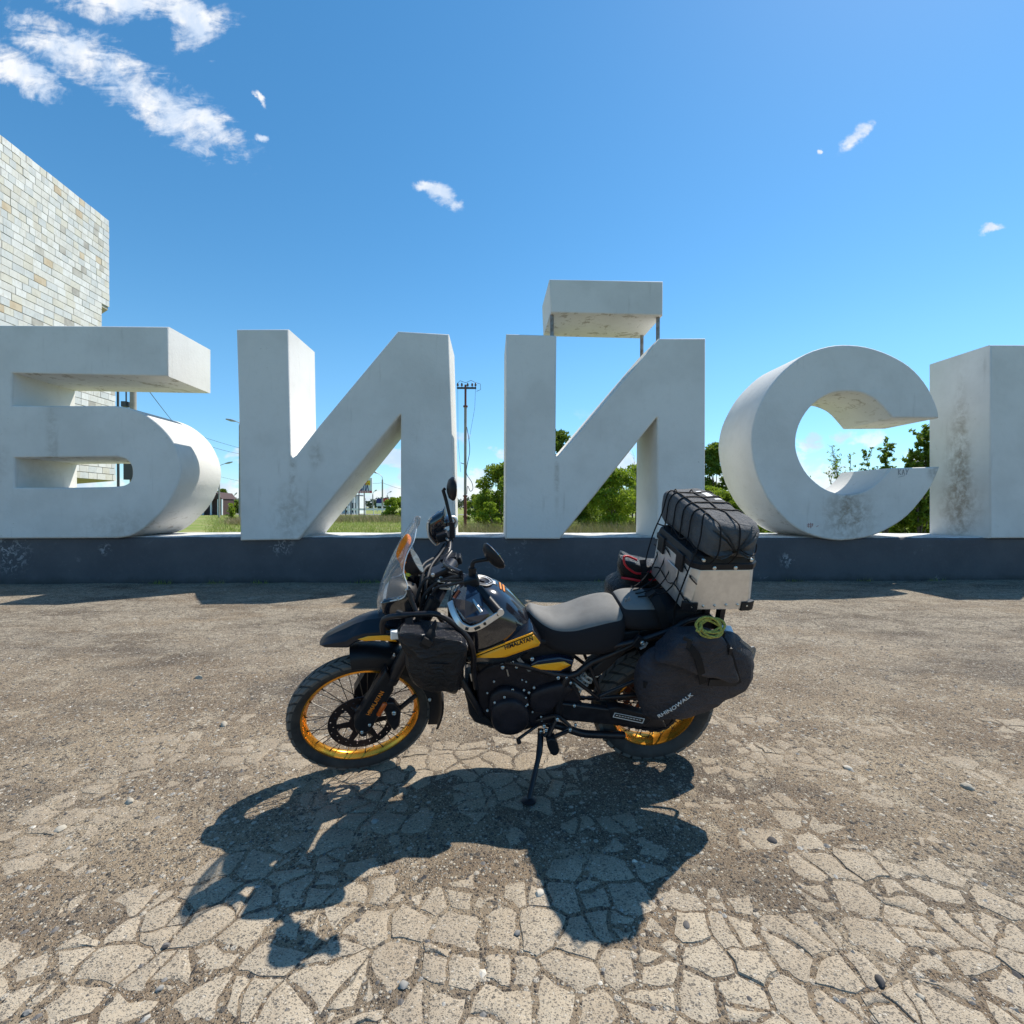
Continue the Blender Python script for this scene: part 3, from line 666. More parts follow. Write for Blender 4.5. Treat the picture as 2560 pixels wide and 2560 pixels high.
def tree(px, D, top_px, half_px, lm, label, seed, n=2600, leaf=0.09, name='bushy_tree', cat='tree', group=None, low=0.03, clumps=38, trunk=True, z0=0.0):
    g = np.random.default_rng(seed); q = on_depth(px, 1269, D); H = on_depth(px, top_px, D).z; Rr = half_px / FPX * D
    t = thing(name, label, cat, (q.x, q.y, z0), group)
    cs = []
    for i in range(clumps):
        f = g.random(); z = H * (low + (1 - low) * f ** 0.9); env = math.sin(math.pi * min(0.12 + 0.88 * (z / H), 1.0) ** 0.9) ** 0.6
        a = g.random() * 6.283; r = Rr * env * g.random() ** 0.5
        cr_ = Rr * g.uniform(.2, .38)
        cs.append((r * math.cos(a), r * math.sin(a), min(z, H - cr_ * .8), cr_))
    m = MB(); g2 = random.Random(seed)
    for i in range(3 if trunk else 5):
        x, y_ = g2.uniform(-.15, .15) * Rr, g2.uniform(-.15, .15) * Rr
        k = cs[g2.randrange(len(cs))]; m.tube(cr([(x, y_, -.1), (x * 1.5, y_ * 1.5, H * .3), (k[0] * .6, k[1] * .6, H * .6), (k[0], k[1], min(k[2] + .2, H * .95))], 3), [0.05 * H / 4 * (1 - 0.085 * j) for j in range(10)], 6)
    for i in range(12):
        k = cs[g2.randrange(len(cs))]; m.tube([(k[0] * .2, k[1] * .2, k[2] * .55), (k[0] * .6, k[1] * .6, k[2] * .8), k[:3]], [.02 * H / 4, .013 * H / 4, .006 * H / 4], 5)
    m.obj('trunk', M_bark, t, 60)
    leaves(g, cs, int(n * 1.7), leaf * 1.2).obj('crown', lm, t)
    return t
VG = 'trees and bushes in the meadow beyond the letters'
tree(1262, 30, 1158, 76, L_mid, 'green bushy tree left of the Й, beside the rusty pole', 1, 9000, .085, group=VG)
tree(1225, 26, 1255, 30, L_bright, 'low bright green bush at the foot of the tree by the rusty pole', 2, 1500, .06, 'bush', 'bush', VG, 0.05, 14)
tree(1396, 38, 1078, 60, L_dark, 'dark leafy tree top showing in the notch of the Й', 3, 6000, .11, group=VG)
tree(1535, 28, 1170, 70, L_bright, 'bright yellow green bush framed under the diagonal of the Й', 4, 6500, .075, 'bush', 'bush', VG, 0.1)
tree(1605, 33, 1160, 50, L_mid, 'mid green bush half hidden by the right leg of the Й', 5, 3500, .085, 'bush', 'bush', VG)
tree(1455, 34, 1215, 50, L_dark, 'dark green bush low beside the diagonal of the Й', 6, 3000, .085, 'bush', 'bush', VG)
tree(1790, 35, 1108, 58, L_dark, 'tall dark green tree in the gap between Й and С', 7, 6500, .10, group=VG)
tree(1830, 22, 1225, 75, L_mid, 'dense green bush low behind the left curve of the С', 8, 6000, .06, 'bush', 'bush', VG, 0.05)
tree(1905, 18, 1300, 45, L_bright, 'small light green bush under the curve of the С', 9, 1800, .04, 'bush', 'bush', VG, 0.02, 16)
tree(2275, 19, 1235, 60, L_mid, 'thick green bush between the foot of the С and the К', 10, 6000, .055, 'bush', 'bush', VG, 0.02)
tree(2345, 21, 1220, 60, L_dark, 'dark bush behind the stained side of the К', 17, 4000, .06, 'bush', 'bush', VG, 0.02)
tree(1335, 36, 1195, 60, L_mid, 'bush hidden behind the left leg of the Й, joining the green band', 61, 2600, .085, 'bush', 'bush', VG, 0.02)
tree(1490, 44, 1192, 60, L_mid, 'broad hazy green bush further back under the diagonal of the Й', 62, 4200, .10, 'bush', 'bush', VG, 0.02)
tree(1580, 42, 1160, 55, L_bright, 'taller yellow green bush touching the right leg of the Й', 63, 4200, .09, 'bush', 'bush', VG, 0.02)
tree(1775, 26, 1215, 50, L_bright, 'yellow green bush in front of the tall tree between Й and С', 64, 4500, .06, 'bush', 'bush', VG, 0.02)
tree(1215, 40, 1222, 34, L_bright, 'light green bush in front of the far hills right of the rusty pole', 65, 2400, .08, 'bush', 'bush', VG, 0.02)
tree(985, 60, 1244, 26, L_bright, 'round bright green bush beside the far road, right of the lamp post', 11, 2600, .11, 'bush', 'bush', VG, 0.05)
tree(1015, 66, 1240, 30, L_mid, 'green bush by the far road hidden behind the leg of the И', 12, 1500, .12, 'bush', 'bush', VG, 0.05)
tree(556, 85, 1222, 18, L_dark, 'dark tree beside the far roadside shed', 13, 2400, .16, group=VG)
tree(592, 95, 1250, 22, L_dark, 'low dark bush line right of the roadside shed', 14, 1600, .17, 'bush', 'bush', VG, 0.02)
tree(1190, 48, 1235, 26, L_mid, 'olive bush in front of the far hills left of the rusty pole', 15, 1800, .1, 'bush', 'bush', VG, 0.02)
# leafy saplings with bare twigs seen through the С
def sapling(px, D, top_px, label, seed, nleaf, lean, leaf=0.045, stems=4, mat=L_dark, name='sapling', cat='sapling', spread=0.5):
    g = random.Random(seed); q = on_depth(px, 1269, D); H = on_depth(px, top_px, D).z
    t = thing(name, label, cat, (q.x, q.y, 0), VG); m = MB(); lv = []
    for i in range(stems):
        a = g.uniform(0, 6.28); r = spread * g.uniform(.2, 1); h = H * (1 if i == 0 else g.uniform(.6, .95)); tip = Vector((math.cos(a) * r + lean * h * .3, math.sin(a) * r, h))
        pts = cr([(0, 0, -.1), tip * 0.4 + Vector((g.uniform(-.1, .1), 0, 0)), tip * .75, tip], 4)
        m.tube(pts, [.022 * (1 - j / (len(pts) + 1)) + .004 for j in range(len(pts))], 6)
        for j in range(3, len(pts)):
            for b_ in range(2):
                d = Vector((g.uniform(-1, 1), g.uniform(-1, 1), g.uniform(.2, 1))).normalized() * g.uniform(.15, .45)
                m.tube([pts[j], pts[j] + d * .6, pts[j] + d], [.006, .004, .002], 4)
                for k in range(nleaf):
                    e = pts[j] + d * g.uniform(.1, 1.05); lv.append((e.x, e.y, e.z, .07))
    m.obj('twigs', M_bark, t, 60)
    if lv: leaves(np.random.default_rng(seed), lv, len(lv), leaf).obj('leaf_spray', mat, t)
    return t
sapling(2300, 16, 1080, 'leafy sapling rising through the opening of the С, next to the К', 31, 46, 0, 0.06, 10, L_dark, spread=.5)
sapling(2215, 17, 1115, 'sapling with bare twig tips seen in the opening of the С', 32, 26, -.15, 0.06, 8, L_dark, spread=.55)
sapling(2120, 19, 1120, 'thin grey willow shoots left in the opening of the С', 33, 5, -.3, 0.05, 8, L_mid, 'willow_shoots', 'shrub', spread=.7)
sapling(2050, 17, 1215, 'short leafy twigs low in the opening of the С', 34, 18, 0, 0.05, 5, L_dark, 'twig_shrub', 'shrub', spread=.9)
sapling(1590, 30, 1140, 'bare twig sticking up beside the right leg of the Й', 35, 0, .1, 0.05, 3, L_mid, 'bare_shrub', 'shrub', spread=.4)
sapling(577, 42, 1262, 'small young tree alone on the grass between Б and И', 36, 10, 0, .09, 4, L_bright, 'young_tree', 'tree', spread=.45)
# grass as one field of blades, straw and scrub
def blades(n, seed, place, h, w, lean=0.5):
    g = np.random.default_rng(seed); V = []; F = []
    for i in range(n):
        x, y = place(g); a = g.random() * 6.283; hh = h * g.uniform(.4, 1.5); l = g.normal(0, lean, 2) * hh; dx_, dy_ = math.cos(a) * w, math.sin(a) * w
        V += [(x - dx_, y - dy_, -.05), (x + dx_, y + dy_, -.05), (x + l[0], y + l[1], hh)]; F.append((3 * i, 3 * i + 1, 3 * i + 2))
    m = MB(); m.v = V; m.f = F; m.m = [0] * n; return m
GAPS = [(525, 612), (750, 1010), (1135, 1275), (1395, 1605), (1755, 1960), (2200, 2330)]
def gap_place(d0, d1, pw=1.6, pts=GAPS):
    ws_ = [b_ - a for a, b_ in pts]; tot = sum(ws_)
    def f(g):
        u = g.random() * tot
        for (a, b_), w_ in zip(pts, ws_):
            if u < w_: break
            u -= w_
        D = d0 + (d1 - d0) * g.random() ** pw; px = a + u + g.normal(0, 12)
        return (px - 1280) / FPX * D, D
    return f
tag(blades(60000, 41, gap_place(10.4, 75), .13, .012).obj('grass', L_grass), kind='stuff')
tag(blades(20000, 42, gap_place(13, 60), .19, .008, .7).obj('dry_grass', L_straw), kind='stuff')
tag(blades(4500, 43, gap_place(42, 62, 1, [(790, 1010)]), .45, .02, .5).obj('scrub_grass', L_dry), kind='stuff')
tag(blades(6500, 44, gap_place(20, 27, 1, [(1150, 1275), (1400, 1605), (1755, 1900)]), .55, .010, .45).obj('reed_grass', L_dry), kind='stuff')
tag(blades(2500, 45, gap_place(36, 44, 1, [(578, 612)]), .4, .012, .5).obj('dry_weeds', L_dry), kind='stuff')
gw_pl = lambda g: (lambda s: (PO.x + PT.x * s - PN.x * .03, PO.y + PT.y * s - PN.y * .03 + .06 - abs(g.normal(0, .03))))(g.choice([-6.1, -5.2, -4.4, -2.6, -2.45, -1.1, 1.7, 4.1, 5.2, 6.6, 7.9]) + g.normal(0, .10))
tag(blades(500, 46, gw_pl, .07, .006, .5).obj('weeds', L_grass), kind='stuff')
# far wooded rise
g = np.random.default_rng(50); cs = []
for i in range(420):
    px = g.uniform(380, 2560); D = g.uniform(270, 330); h = g.uniform(5.5, 8.5) + 1.5 * mnoise.noise(Vector((px * .01, 0, 0)))
    cs.append(((px - 1280) / FPX * D, D, h * .45, h * .55))
M_farwood = leaf_mat('far_wood_leaves', (0.055, 0.085, 0.05), (0.075, 0.105, 0.065), (0.065, 0.095, 0.065), .1)
tag(leaves(g, cs, 26000, 1.1).obj('far_woods', M_farwood), kind='stuff')

# ------------------------------------------------------------------ poles, lamps, signs, sheds behind the letters
M_conc = material('grey_concrete_pole', (0.33, 0.31, 0.28), rough=0.85, base2=(0.25, 0.23, 0.21), nscale=3)
M_rust = material('red_oxide_steel', (0.19, 0.055, 0.035), rough=0.7, base2=(0.13, 0.04, 0.03), nscale=6)
M_dkmetal = material('dark_fittings', (0.05, 0.05, 0.055), rough=0.5)
M_glassy = material('glazed_insulator', (0.12, 0.07, 0.05), rough=0.2)
M_cable = material('black_cable', (0.025, 0.025, 0.03), rough=0.6)
M_galv = material('galvanised_steel', (0.42, 0.43, 0.44), rough=0.5, metal=0.5)
# rusty utility pole between И and Й
D = 26.0; q = on_depth(1163, 1269, D); H = on_depth(1163, 962, D).z
t = thing('utility_pole', 'tall red and grey steel utility pole standing between И and Й', 'utility pole', (q.x, q.y, 0))
def zz(py): return on_depth(1163, py, D).z
for a, b_, r, mt in ((-.1, zz(1240), .085, M_rust), (zz(1240), zz(1016), .075, M_conc), (zz(1016), H, .06, M_rust)):
    MB().tube([(0, 0, a), (0, 0, b_)], r, 12).obj('pole_section', mt, t, 40)
for py in (1292, 1240, 1016): MB().lathe((0, 0, zz(py)), (0, 0, 1), [(.08, -.04), (.125, -.04), (.125, .04), (.08, .04)], 14).obj('flange', M_rust, t, 40)
m = MB(); m.box((-.46, -.05, H - .22), (.58, .05, H - .13)); m.obj('cross_arm', M_dkmetal, t)
for x in (-.42, -.2, .12, .36, .54):
    MB().lathe((x, 0, H - .13), (0, 0, 1), [(.02, 0), (.02, .06), (.06, .07), (.05, .12), (.06, .14), (.03, .22), (.01, .24)], 10).obj('insulator', M_glassy, t, 40)
m = MB().tube([(-.42, 0, H + .1), (-.3, 0, H + .22), (0, .02, H + .12), (.3, 0, H + .24), (.54, 0, H + .12), (.8, 0, H + .05), (.82, 0, H - .25), (.6, 0, H - .35)], .012, 6)
m.obj('jumper_wire', M_cable, t, 60)
s = D / FPX
pts = [(.08, -.08, zz(1068)), (.2, -.1, zz(1100)), (.24, -.1, zz(1130)), (.1, -.1, zz(1165)), (.08, -.1, zz(1185)), (.35, -.1, zz(1205)), (.42, -.1, zz(1222)), (.28, -.1, zz(1228)), (.14, -.1, zz(1215)), (.10, -.1, zz(1235))]
MB().tube(cr(pts, 5), .018, 6).obj('hanging_cable', M_cable, t, 60)
MB().tube([(.54, 0, H - .2), (.5, 0, zz(1020)), (.2, 0, zz(1100))], .008, 5).obj('stay_wire', M_cable, t, 60)
MB().tube([(-.42, 0, H - .2), (-.4, 0, zz(1100)), (-.25, 0, zz(1180))], .008, 5).obj('stay_wire', M_cable, t, 60)
MB().tube([(-.25, 0, zz(1157)), (-.07, 0, zz(1160))], .02, 6).obj('bracket', M_dkmetal, t)
# poles behind the Б
D = 24.0
def post(px, D, top_px, r, name, label, cat, mt):
    q = on_depth(px, 1269, D); H = on_depth(px, top_px, D).z
    t = thing(name, label, cat, (q.x, q.y, 0)); MB().tube([(0, 0, -.1), (0, 0, H)], [r, r * .8], 10).obj('pole_shaft', mt, t, 40)
    return t, H
t, H = post(334, 22, 880, .15, 'concrete_utility_pole', 'grey concrete utility pole with a fuse box glimpsed through the Б', 'utility pole', M_conc)
MB().box((-.42, -.18, on_depth(334, 1018, 22).z), (-.2, .1, on_depth(334, 1005, 22).z)).obj('switch_box', M_dkmetal, t)
MB().tube([(-.32, 0, on_depth(334, 1005, 22).z), (-.32, 0, H - .3)], .03, 6).obj('conduit', M_dkmetal, t)
MB().box((-.9, -.05, H - .4), (.9, .05, H - .28)).obj('cross_arm', M_dkmetal, t)
MB().box((-.22, -.3, on_depth(334, 1200, 22).z), (.2, -.14, on_depth(334, 1160, 22).z)).obj('meter_box', M_dkmetal, t)
t, H = post(296, 27, 950, .07, 'thin_steel_post', 'thin dark steel post seen through the lower opening of the Б', 'post', M_dkmetal)
def wire(a, b_, sag, label, r=.018):
    (x0, y0, d0), (x1, y1, d1) = a, b_; p, q = on_depth(x0, y0, d0), on_depth(x1, y1, d1)
    pts = [p.lerp(q, i / 16) - Vector((0, 0, sag * 4 * (i / 16) * (1 - i / 16))) for i in range(17)]
    o = MB().tube(pts, r, 5).obj('power_line', M_cable, None, 60); tag(o, label, 'power line', 'power lines behind the letters')
wire((345, 940, 22), (475, 1098, 70), .3, 'steep power line dropping from the concrete pole behind the Б')
wire((470, 1080, 50), (760, 1150, 80), .5, 'upper power line crossing the gap between Б and И')
wire((470, 1095, 50), (760, 1120, 80), 1.6, 'sagging second power line crossing the gap between Б and И')
wire((500, 1180, 70), (900, 1262, 110), .3, 'lowest power line in the gap between Б and И')
wire((880, 1196, 110), (955, 1207, 110), .5, 'short power line left of the far lamp post', .03)
wire((957, 1207, 110), (1080, 1225, 120), .9, 'sagging power line right of the far lamp post', .03)
# street lamps
def lamp(px, D, top_px, head, label, r=.09):
    q = on_depth(px, 1269, D); zt = on_depth(px, top_px, D).z; hx, hy = head; e = on_depth(hx, hy, D); rel = (e.x - q.x, 0, e.z)
    t = thing('street_lamp', label, 'street lamp', (q.x, q.y, 0), 'street lamps along the far road')
    MB().tube([(0, 0, -.1), (0, 0, zt)], [r * 1.3, r], 8).obj('lamp_pole', M_conc, t, 40)
    MB().tube(cr([(0, 0, zt), (rel[0] * .12, 0, zt + (rel[2] - zt) * .5), (rel[0] * .8, 0, zt + (rel[2] - zt) * .93), rel], 4), r * .45, 6).obj('lamp_arm', M_galv, t, 40)
    d = Vector((rel[0], 0, (rel[2] - zt) * .35)).normalized()
    MB().tube([Vector(rel) - d * .2, Vector(rel) + d * .25, Vector(rel) + d * .75], [r * .7, r * 1.4, r * .7], 8).obj('lamp_head', M_galv, t, 40)
    return t
lamp(956, 110, 1199, (941, 1182), 'street lamp with its arm to the left, right of the red and white billboard', .16)
lamp(932, 190, 1236, (938, 1227), 'small far street lamp just right of the billboard', .2)
lamp(968, 200, 1238, (975, 1230), 'distant street lamp right of the blue hoarding', .2)
lamp(600, 46, 1062, (584, 1052), 'street lamp head poking out left of the И', .09)
lamp(548, 60, 1170, (567, 1158), 'street lamp arm poking out right of the Б', .09)
lamp(584, 130, 1247, (588, 1236), 'far street lamp above the bushes between Б and И', .13)
# billboard
D = 80.0; sc_ = D / FPX
def bz(py): return on_depth(900, py, D).z
xr = (930 - 1280) * sc_; xl = (828 - 1280) * sc_
M_board = material('billboard_white', (0.72, 0.73, 0.76), rough=0.5)
M_red = material('billboard_red', (0.45, 0.02, 0.03), rough=0.5); M_blue = material('billboard_blue', (0.015, 0.02, 0.16), rough=0.5)
M_yel = material('billboard_yellow', (0.75, 0.5, 0.02), rough=0.5); M_flame = material('billboard_flame', (0.5, 0.05, 0.01), rough=0.5)
t = thing('billboard', 'white billboard on legs lettered МАСЛА above a red strip, half hidden by the И', 'billboard', ((xl + xr) / 2, D, 0))
hw = (xr - xl) / 2; zb_, zt_ = bz(1232.5), bz(1194.5); zr = bz(1227)
MB().box((-hw, 0, zb_), (hw, .25, zt_)).obj('sign_board', M_board, t)
MB().box((-hw, -.02, zb_), (hw, -.003, zr)).obj('red_strip', M_red, t)
m = MB()
for i in range(22):
    x = -hw + .3 + i * (2 * hw - .6) / 22
    if i not in (9, 14): m.box((x, -.03, zb_ + .1), (x + .17, -.022, zr - .1))
m.obj('small_lettering', M_board, t)
me = text_mesh('МАСЛА', (bz(1213) - bz(1227)) * 1.5, .01, .82, 'RIGHT', 0.0, .06); me.materials.append(M_blue)
_w = max(v.co.x for v in me.vertices) - min(v.co.x for v in me.vertices)
for v in me.vertices: v.co = Vector((v.co.x * 40 * sc_ / _w, v.co.z, v.co.y))
o = link('lettering', me, t); o.location = (hw - .55, -.02, zr + .08)
MB().box((hw - 1.35, -.02, bz(1213)), (hw - .28, -.003, bz(1201))).obj('emblem_field', M_yel, t)
ec = Vector((hw - .8, -.035, bz(1207)))
m = MB()
for k in range(3):
    a = R(90 + 120 * k); d = Vector((math.cos(a), 0, math.sin(a))); n = Vector((-d.z, 0, d.x))
    m.add([ec + d * .06, ec + d * .26 + n * .11, ec + d * .42, ec + d * .26 - n * .11], [(0, 1, 2, 3)])
m.obj('emblem', M_flame, t)
for px in (838, 862, 876, 896, 909): MB().box(((px - 1280) * sc_ - (xl + xr) / 2 - .07, .26, -.1), ((px - 1280) * sc_ - (xl + xr) / 2 + .07, .4, zb_ + .3)).obj('billboard_leg', M_dkmetal, t)
# second hoarding
D = 150.0; s2 = D / FPX
t = thing('hoarding', 'small blue and red roadside hoarding far behind the lamp post', 'billboard', ((955 - 1280) * s2, D, 0))
a, b_ = on_depth(950, 1258, D).z, on_depth(950, 1246, D).z
MB().box((-14 * s2, 0, a), (2 * s2, .3, b_)).obj('blue_panel', M_blue, t); MB().box((2 * s2, 0, a + .5), (14 * s2, .3, b_)).obj('red_panel', M_red, t)
MB().box((-14 * s2, -.02, a - .9), (14 * s2, .28, a - .003)).obj('white_base', M_board, t)
for x in (-12, 0, 12): MB().box((x * s2 - .1, .1, -.1), (x * s2 + .1, .25, a - .4)).obj('hoarding_leg', M_galv, t)
# white roadside kiosk under the billboard
D = 100.0; s3 = D / FPX
M_wall = material('kiosk_white_wall', (0.72, 0.73, 0.76), rough=0.6); M_win = material('kiosk_dark_glass', (0.03, 0.04, 0.06), rough=0.1)
t = thing('fuel_kiosk', 'small white roadside kiosk with dark windows behind the billboard legs', 'kiosk', ((872 - 1280) * s3, D, 0))
kz = lambda py: on_depth(872, py, D).z
MB().box((-32 * s3, 0, -.1), (26 * s3, 4, kz(1240))).obj('wall', M_wall, t)
MB().box((-36 * s3, -1.5, kz(1240) + .003), (20 * s3, 4.4, kz(1236.5))).obj('roof', M_dkmetal, t)
for x in (-24, -8, 8): MB().box((x * s3, -.03, .2), ((x + 9) * s3, .05, kz(1257))).obj('window', M_win, t)
for x in (-33, -16, 2, 17): MB().box((x * s3, -1.4, -.1), (x * s3 + .18, -1.2, kz(1240))).obj('column', M_wall, t)
# roadside shed with white posts by the far road
D = 78.0; s4 = D / FPX; q0 = on_depth(540, 1269, D)
t = thing('roadside_shed', 'dark red roadside shed with white posts behind the edge of the Б', 'shed', (q0.x, q0.y, 0))
shz = lambda py: on_depth(540, py, D).z
M_shed = material('shed_dark_red', (0.07, 0.03, 0.03), rough=0.8, base2=(0.04, 0.03, 0.03))
MB().box((-40 * s4, 0, -.1), (18 * s4, 3, shz(1247))).obj('wall', M_shed, t)
m = MB(); m.prism([(-44 * s4, -.6, shz(1247)), (20 * s4, -.6, shz(1247)), (8 * s4, -.6, shz(1232)), (-30 * s4, -.6, shz(1228))], (0, 4.2, 0)); m.obj('roof', M_shed, t)
for x in (-30, -10, 8, 17): MB().box((x * s4, -.5, -.1), (x * s4 + .2, -.3, shz(1248))).obj('post', M_wall, t)
# roadside guard rail
D = 84.0
t = thing('guard_rail', 'low white guard rail along the far road under the billboard', 'guard rail', (0, D, 0))
xa, xb = (800 - 1280) / FPX * D, (985 - 1280) / FPX * D
zr_ = on_depth(900, 1274, D).z
MB().box((xa, 0, zr_ - .12), (xb, .1, zr_ + .22)).obj('rail', M_wall, t)
for i in range(9): x = xa + (xb - xa) * (i + .5) / 9; MB().box((x - .06, .11, -.1), (x + .06, .2, zr_ + .7)).obj('rail_post', M_wall, t)

# ------------------------------------------------------------------ motorcycle (its own frame: u forward, v to the rider's left, w up)
BO = Vector((0.74229543, 2.64799892, 0.0))
_bm = Matrix(((-0.99552318, 0.09066788, 0.02668720), (-0.09451773, -0.95499, -0.28108), (0.0, -0.28236, 0.95931)))
_uu = Vector((-0.99552318, -0.09451773, 0.0)).normalized(); _lean = 0.28625
_vh = Vector((0, 0, 1)).cross(_uu).normalized()
_vv = _vh * math.cos(_lean) - Vector((0, 0, 1)) * math.sin(_lean); _ww = _uu.cross(_vv)
BM3 = Matrix(((_uu.x, _vv.x, _ww.x), (_uu.y, _vv.y, _ww.y), (_uu.z, _vv.z, _ww.z)))
BLIFT = 0.001
BMAT = Matrix.Translation(BO + Vector((0, 0, BLIFT))) @ BM3.to_4x4(); BINV = BMAT.inverted()
WB, RF, RR_ = 1.51, 0.345, 0.325
_rake = R(26.5); _ax = Vector((-math.sin(_rake), 0, math.cos(_rake))); _spt = Vector((WB + .11, 0, 0)); STEER = 0.2305
SMAT = Matrix.Translation(_spt) @ Matrix.Rotation(STEER, 4, _ax) @ Matrix.Translation(-_spt); SINV = SMAT.inverted()
def K(px, py, v):
    o = BINV @ CO; d = BINV.to_3x3() @ ray(px, py); return o + d * ((v - o.y) / d.y)
def KS(px, py, v):
    """same, in the frame that turns with the handlebar"""
    o = SINV @ (BINV @ CO); d = SINV.to_3x3() @ (BINV.to_3x3() @ ray(px, py)); return o + d * ((v - o.y) / d.y)
def TS(p): return SMAT @ Vector(p)
# materials
M_paint = material('black_gloss_paint', (0.012, 0.013, 0.018), rough=0.12, coat=0.8)
M_beak = material('satin_beak_plastic', (0.012, 0.014, 0.02), rough=0.3, spec=.35)
M_plast = material('black_moulded_plastic', (0.012, 0.012, 0.015), rough=0.42, spec=.22, base2=(0.018, 0.018, 0.02), nscale=15, bump=0.08, bscale=300)
M_rub = material('tyre_rubber', (0.022, 0.021, 0.021), rough=0.8, base2=(0.055, 0.05, 0.046), nscale=9)
M_tread = material('dusty_tread_rubber', (0.10, 0.093, 0.085), rough=0.9, base2=(0.145, 0.13, 0.115), nscale=14)
M_blackm = material('black_metal', (0.010, 0.009, 0.012), rough=0.38, metal=0.1, spec=.4, base2=(0.022, 0.02, 0.024), nscale=20)
M_eng = material('engine_black_coat', (0.010, 0.009, 0.013), rough=0.5, spec=.3, base2=(0.018, 0.016, 0.022), nscale=14, bump=0.15, bscale=120)
M_bolt = material('zinc_bolt', (0.55, 0.55, 0.54), rough=0.3, metal=0.9)
M_alu = material('bare_aluminium', (0.70, 0.69, 0.68), rough=0.4, metal=0.85, base2=(0.62, 0.61, 0.60), nscale=30)
M_gold = material('gold_anodised_rim', (0.92, 0.40, 0.045), rough=0.26, metal=0.8, base2=(0.82, 0.33, 0.035), nscale=20)
M_mustard = material('mustard_panel_paint', (1.0, 0.44, 0.015), rough=0.3, coat=0.2)
M_deep = material('deep_blue_black_gloss', (0.015, 0.02, 0.04), rough=0.15, coat=0.6)
M_ink = material('black_lettering', (0.01, 0.01, 0.01), rough=0.5)
M_orange = material('orange_lettering', (0.75, 0.22, 0.02), rough=0.5)
M_reflx = material('orange_reflector', (0.50, 0.09, 0.01), rough=0.15)
M_seatg = material('grey_seat_vinyl', (0.29, 0.28, 0.265), rough=0.8, spec=.2, base2=(0.25, 0.24, 0.23), nscale=10, bump=0.3, bscale=420)
M_seatk = material('black_seat_vinyl', (0.014, 0.013, 0.016), rough=0.6, spec=.3, base2=(0.02, 0.019, 0.022), nscale=12, bump=0.25, bscale=380)
M_spoke = material('dark_steel_spoke', (0.09, 0.085, 0.08), rough=0.35, metal=0.8)
M_disc = material('brake_disc_steel', (0.06, 0.045, 0.045), rough=0.35, metal=0.8)
M_rdisc = material('worn_rear_disc', (0.14, 0.06, 0.045), rough=0.5, metal=0.6)
M_spring = material('white_shock_spring', (0.62, 0.62, 0.6), rough=0.4)
M_lens = material('clear_indicator_lens', (0.78, 0.80, 0.82), rough=0.08)
M_smoke = material('smoked_guard_plastic', (0.025, 0.033, 0.055), rough=0.2, coat=0.4)
def fabric(name, a, b_, bump=0.5, bs=900, rough=0.72, spec=0.22):
    def fn(N, co, c, bs_):
        p = N.add('ShaderNodeTexCoord').outputs['Object']
        c = N.mix(N.ramp(N.noise(p, 7, 5, .6), .35, .68), a, b_)
        h = N.math('ADD', N.math('MULTIPLY', N.noise(p, bs, 2, .5), 0.15), N.noise(N.mapping(p, rot=(.3, .5, .2), scale=(1, 1, 1.7)), 17, 5, 0.55, 1.4))
        bn = N.add('ShaderNodeBump'); bn.inputs['Strength'].default_value = bump; bn.inputs['Distance'].default_value = 0.02
        N.l.new(h, bn.inputs['Height']); N.l.new(bn.outputs[0], bs_.inputs['Normal']); return c
    return material(name, a, rough=rough, spec=spec, fn=fn)
M_bagk = fabric('black_bag_tarpaulin', (0.006, 0.006, 0.008), (0.012, 0.011, 0.014), .7, rough=.28, spec=.35)
M_bagg = fabric('glossy_black_tarpaulin', (0.010, 0.010, 0.014), (0.016, 0.016, 0.021), 1.0, rough=.17, spec=.5)
M_saddle = fabric('charcoal_saddlebag_cloth', (0.020, 0.019, 0.026), (0.036, 0.034, 0.044), .8, rough=.5, spec=.4)
M_duffel = fabric('grey_stuff_sack_cloth', (0.085, 0.085, 0.09), (0.125, 0.125, 0.13), .9)
M_strap = material('black_webbing', (0.008, 0.008, 0.010), rough=0.75, spec=.25, bump=.2, bscale=500)
M_redtrim = material('red_piping', (0.55, 0.015, 0.025), rough=0.4)
M_cordy = material('yellow_rope', (0.42, 0.38, 0.07), rough=0.8, base2=(0.18, 0.17, 0.035), nscale=140)
M_white_ink = material('white_print', (0.62, 0.62, 0.62), rough=0.6)
M_greysticker = material('grey_sticker', (0.25, 0.25, 0.25), rough=0.5, base2=(0.08, 0.08, 0.08), nscale=160)
M_glassmir = material('mirror_glass', (0.8, 0.8, 0.82), rough=0.02, metal=1.0)
M_screen = bpy.data.materials.new('clear_windscreen'); M_screen.use_nodes = True
N_ = NT(M_screen.node_tree); N_.n.remove(N_.n['Principled BSDF'])
_gl = N_.add('ShaderNodeBsdfGlossy'); _gl.inputs['Roughness'].default_value = 0.04; _tr = N_.add('ShaderNodeBsdfTransparent'); _tr.inputs[0].default_value = (.95, .955, .96, 1)
_df = N_.add('ShaderNodeBsdfDiffuse'); _df.inputs[0].default_value = (.55, .56, .58, 1)
_lw = N_.add('ShaderNodeLayerWeight'); _fr = N_.add('ShaderNodeMath', operation='MULTIPLY_ADD'); _pw = N_.add('ShaderNodeMath', operation='POWER'); N_.l.new(_lw.outputs['Facing'], _pw.inputs[0]); _pw.inputs[1].default_value = 3.0; N_.l.new(_pw.outputs[0], _fr.inputs[0]); _fr.inputs[1].default_value = 0.5; _fr.inputs[2].default_value = 0.04; _mx = N_.add('ShaderNodeMixShader'); _m2 = N_.add('ShaderNodeMixShader'); _m2.inputs[0].default_value = 0.15
N_.l.new(_tr.outputs[0], _m2.inputs[1]); N_.l.new(_df.outputs[0], _m2.inputs[2])
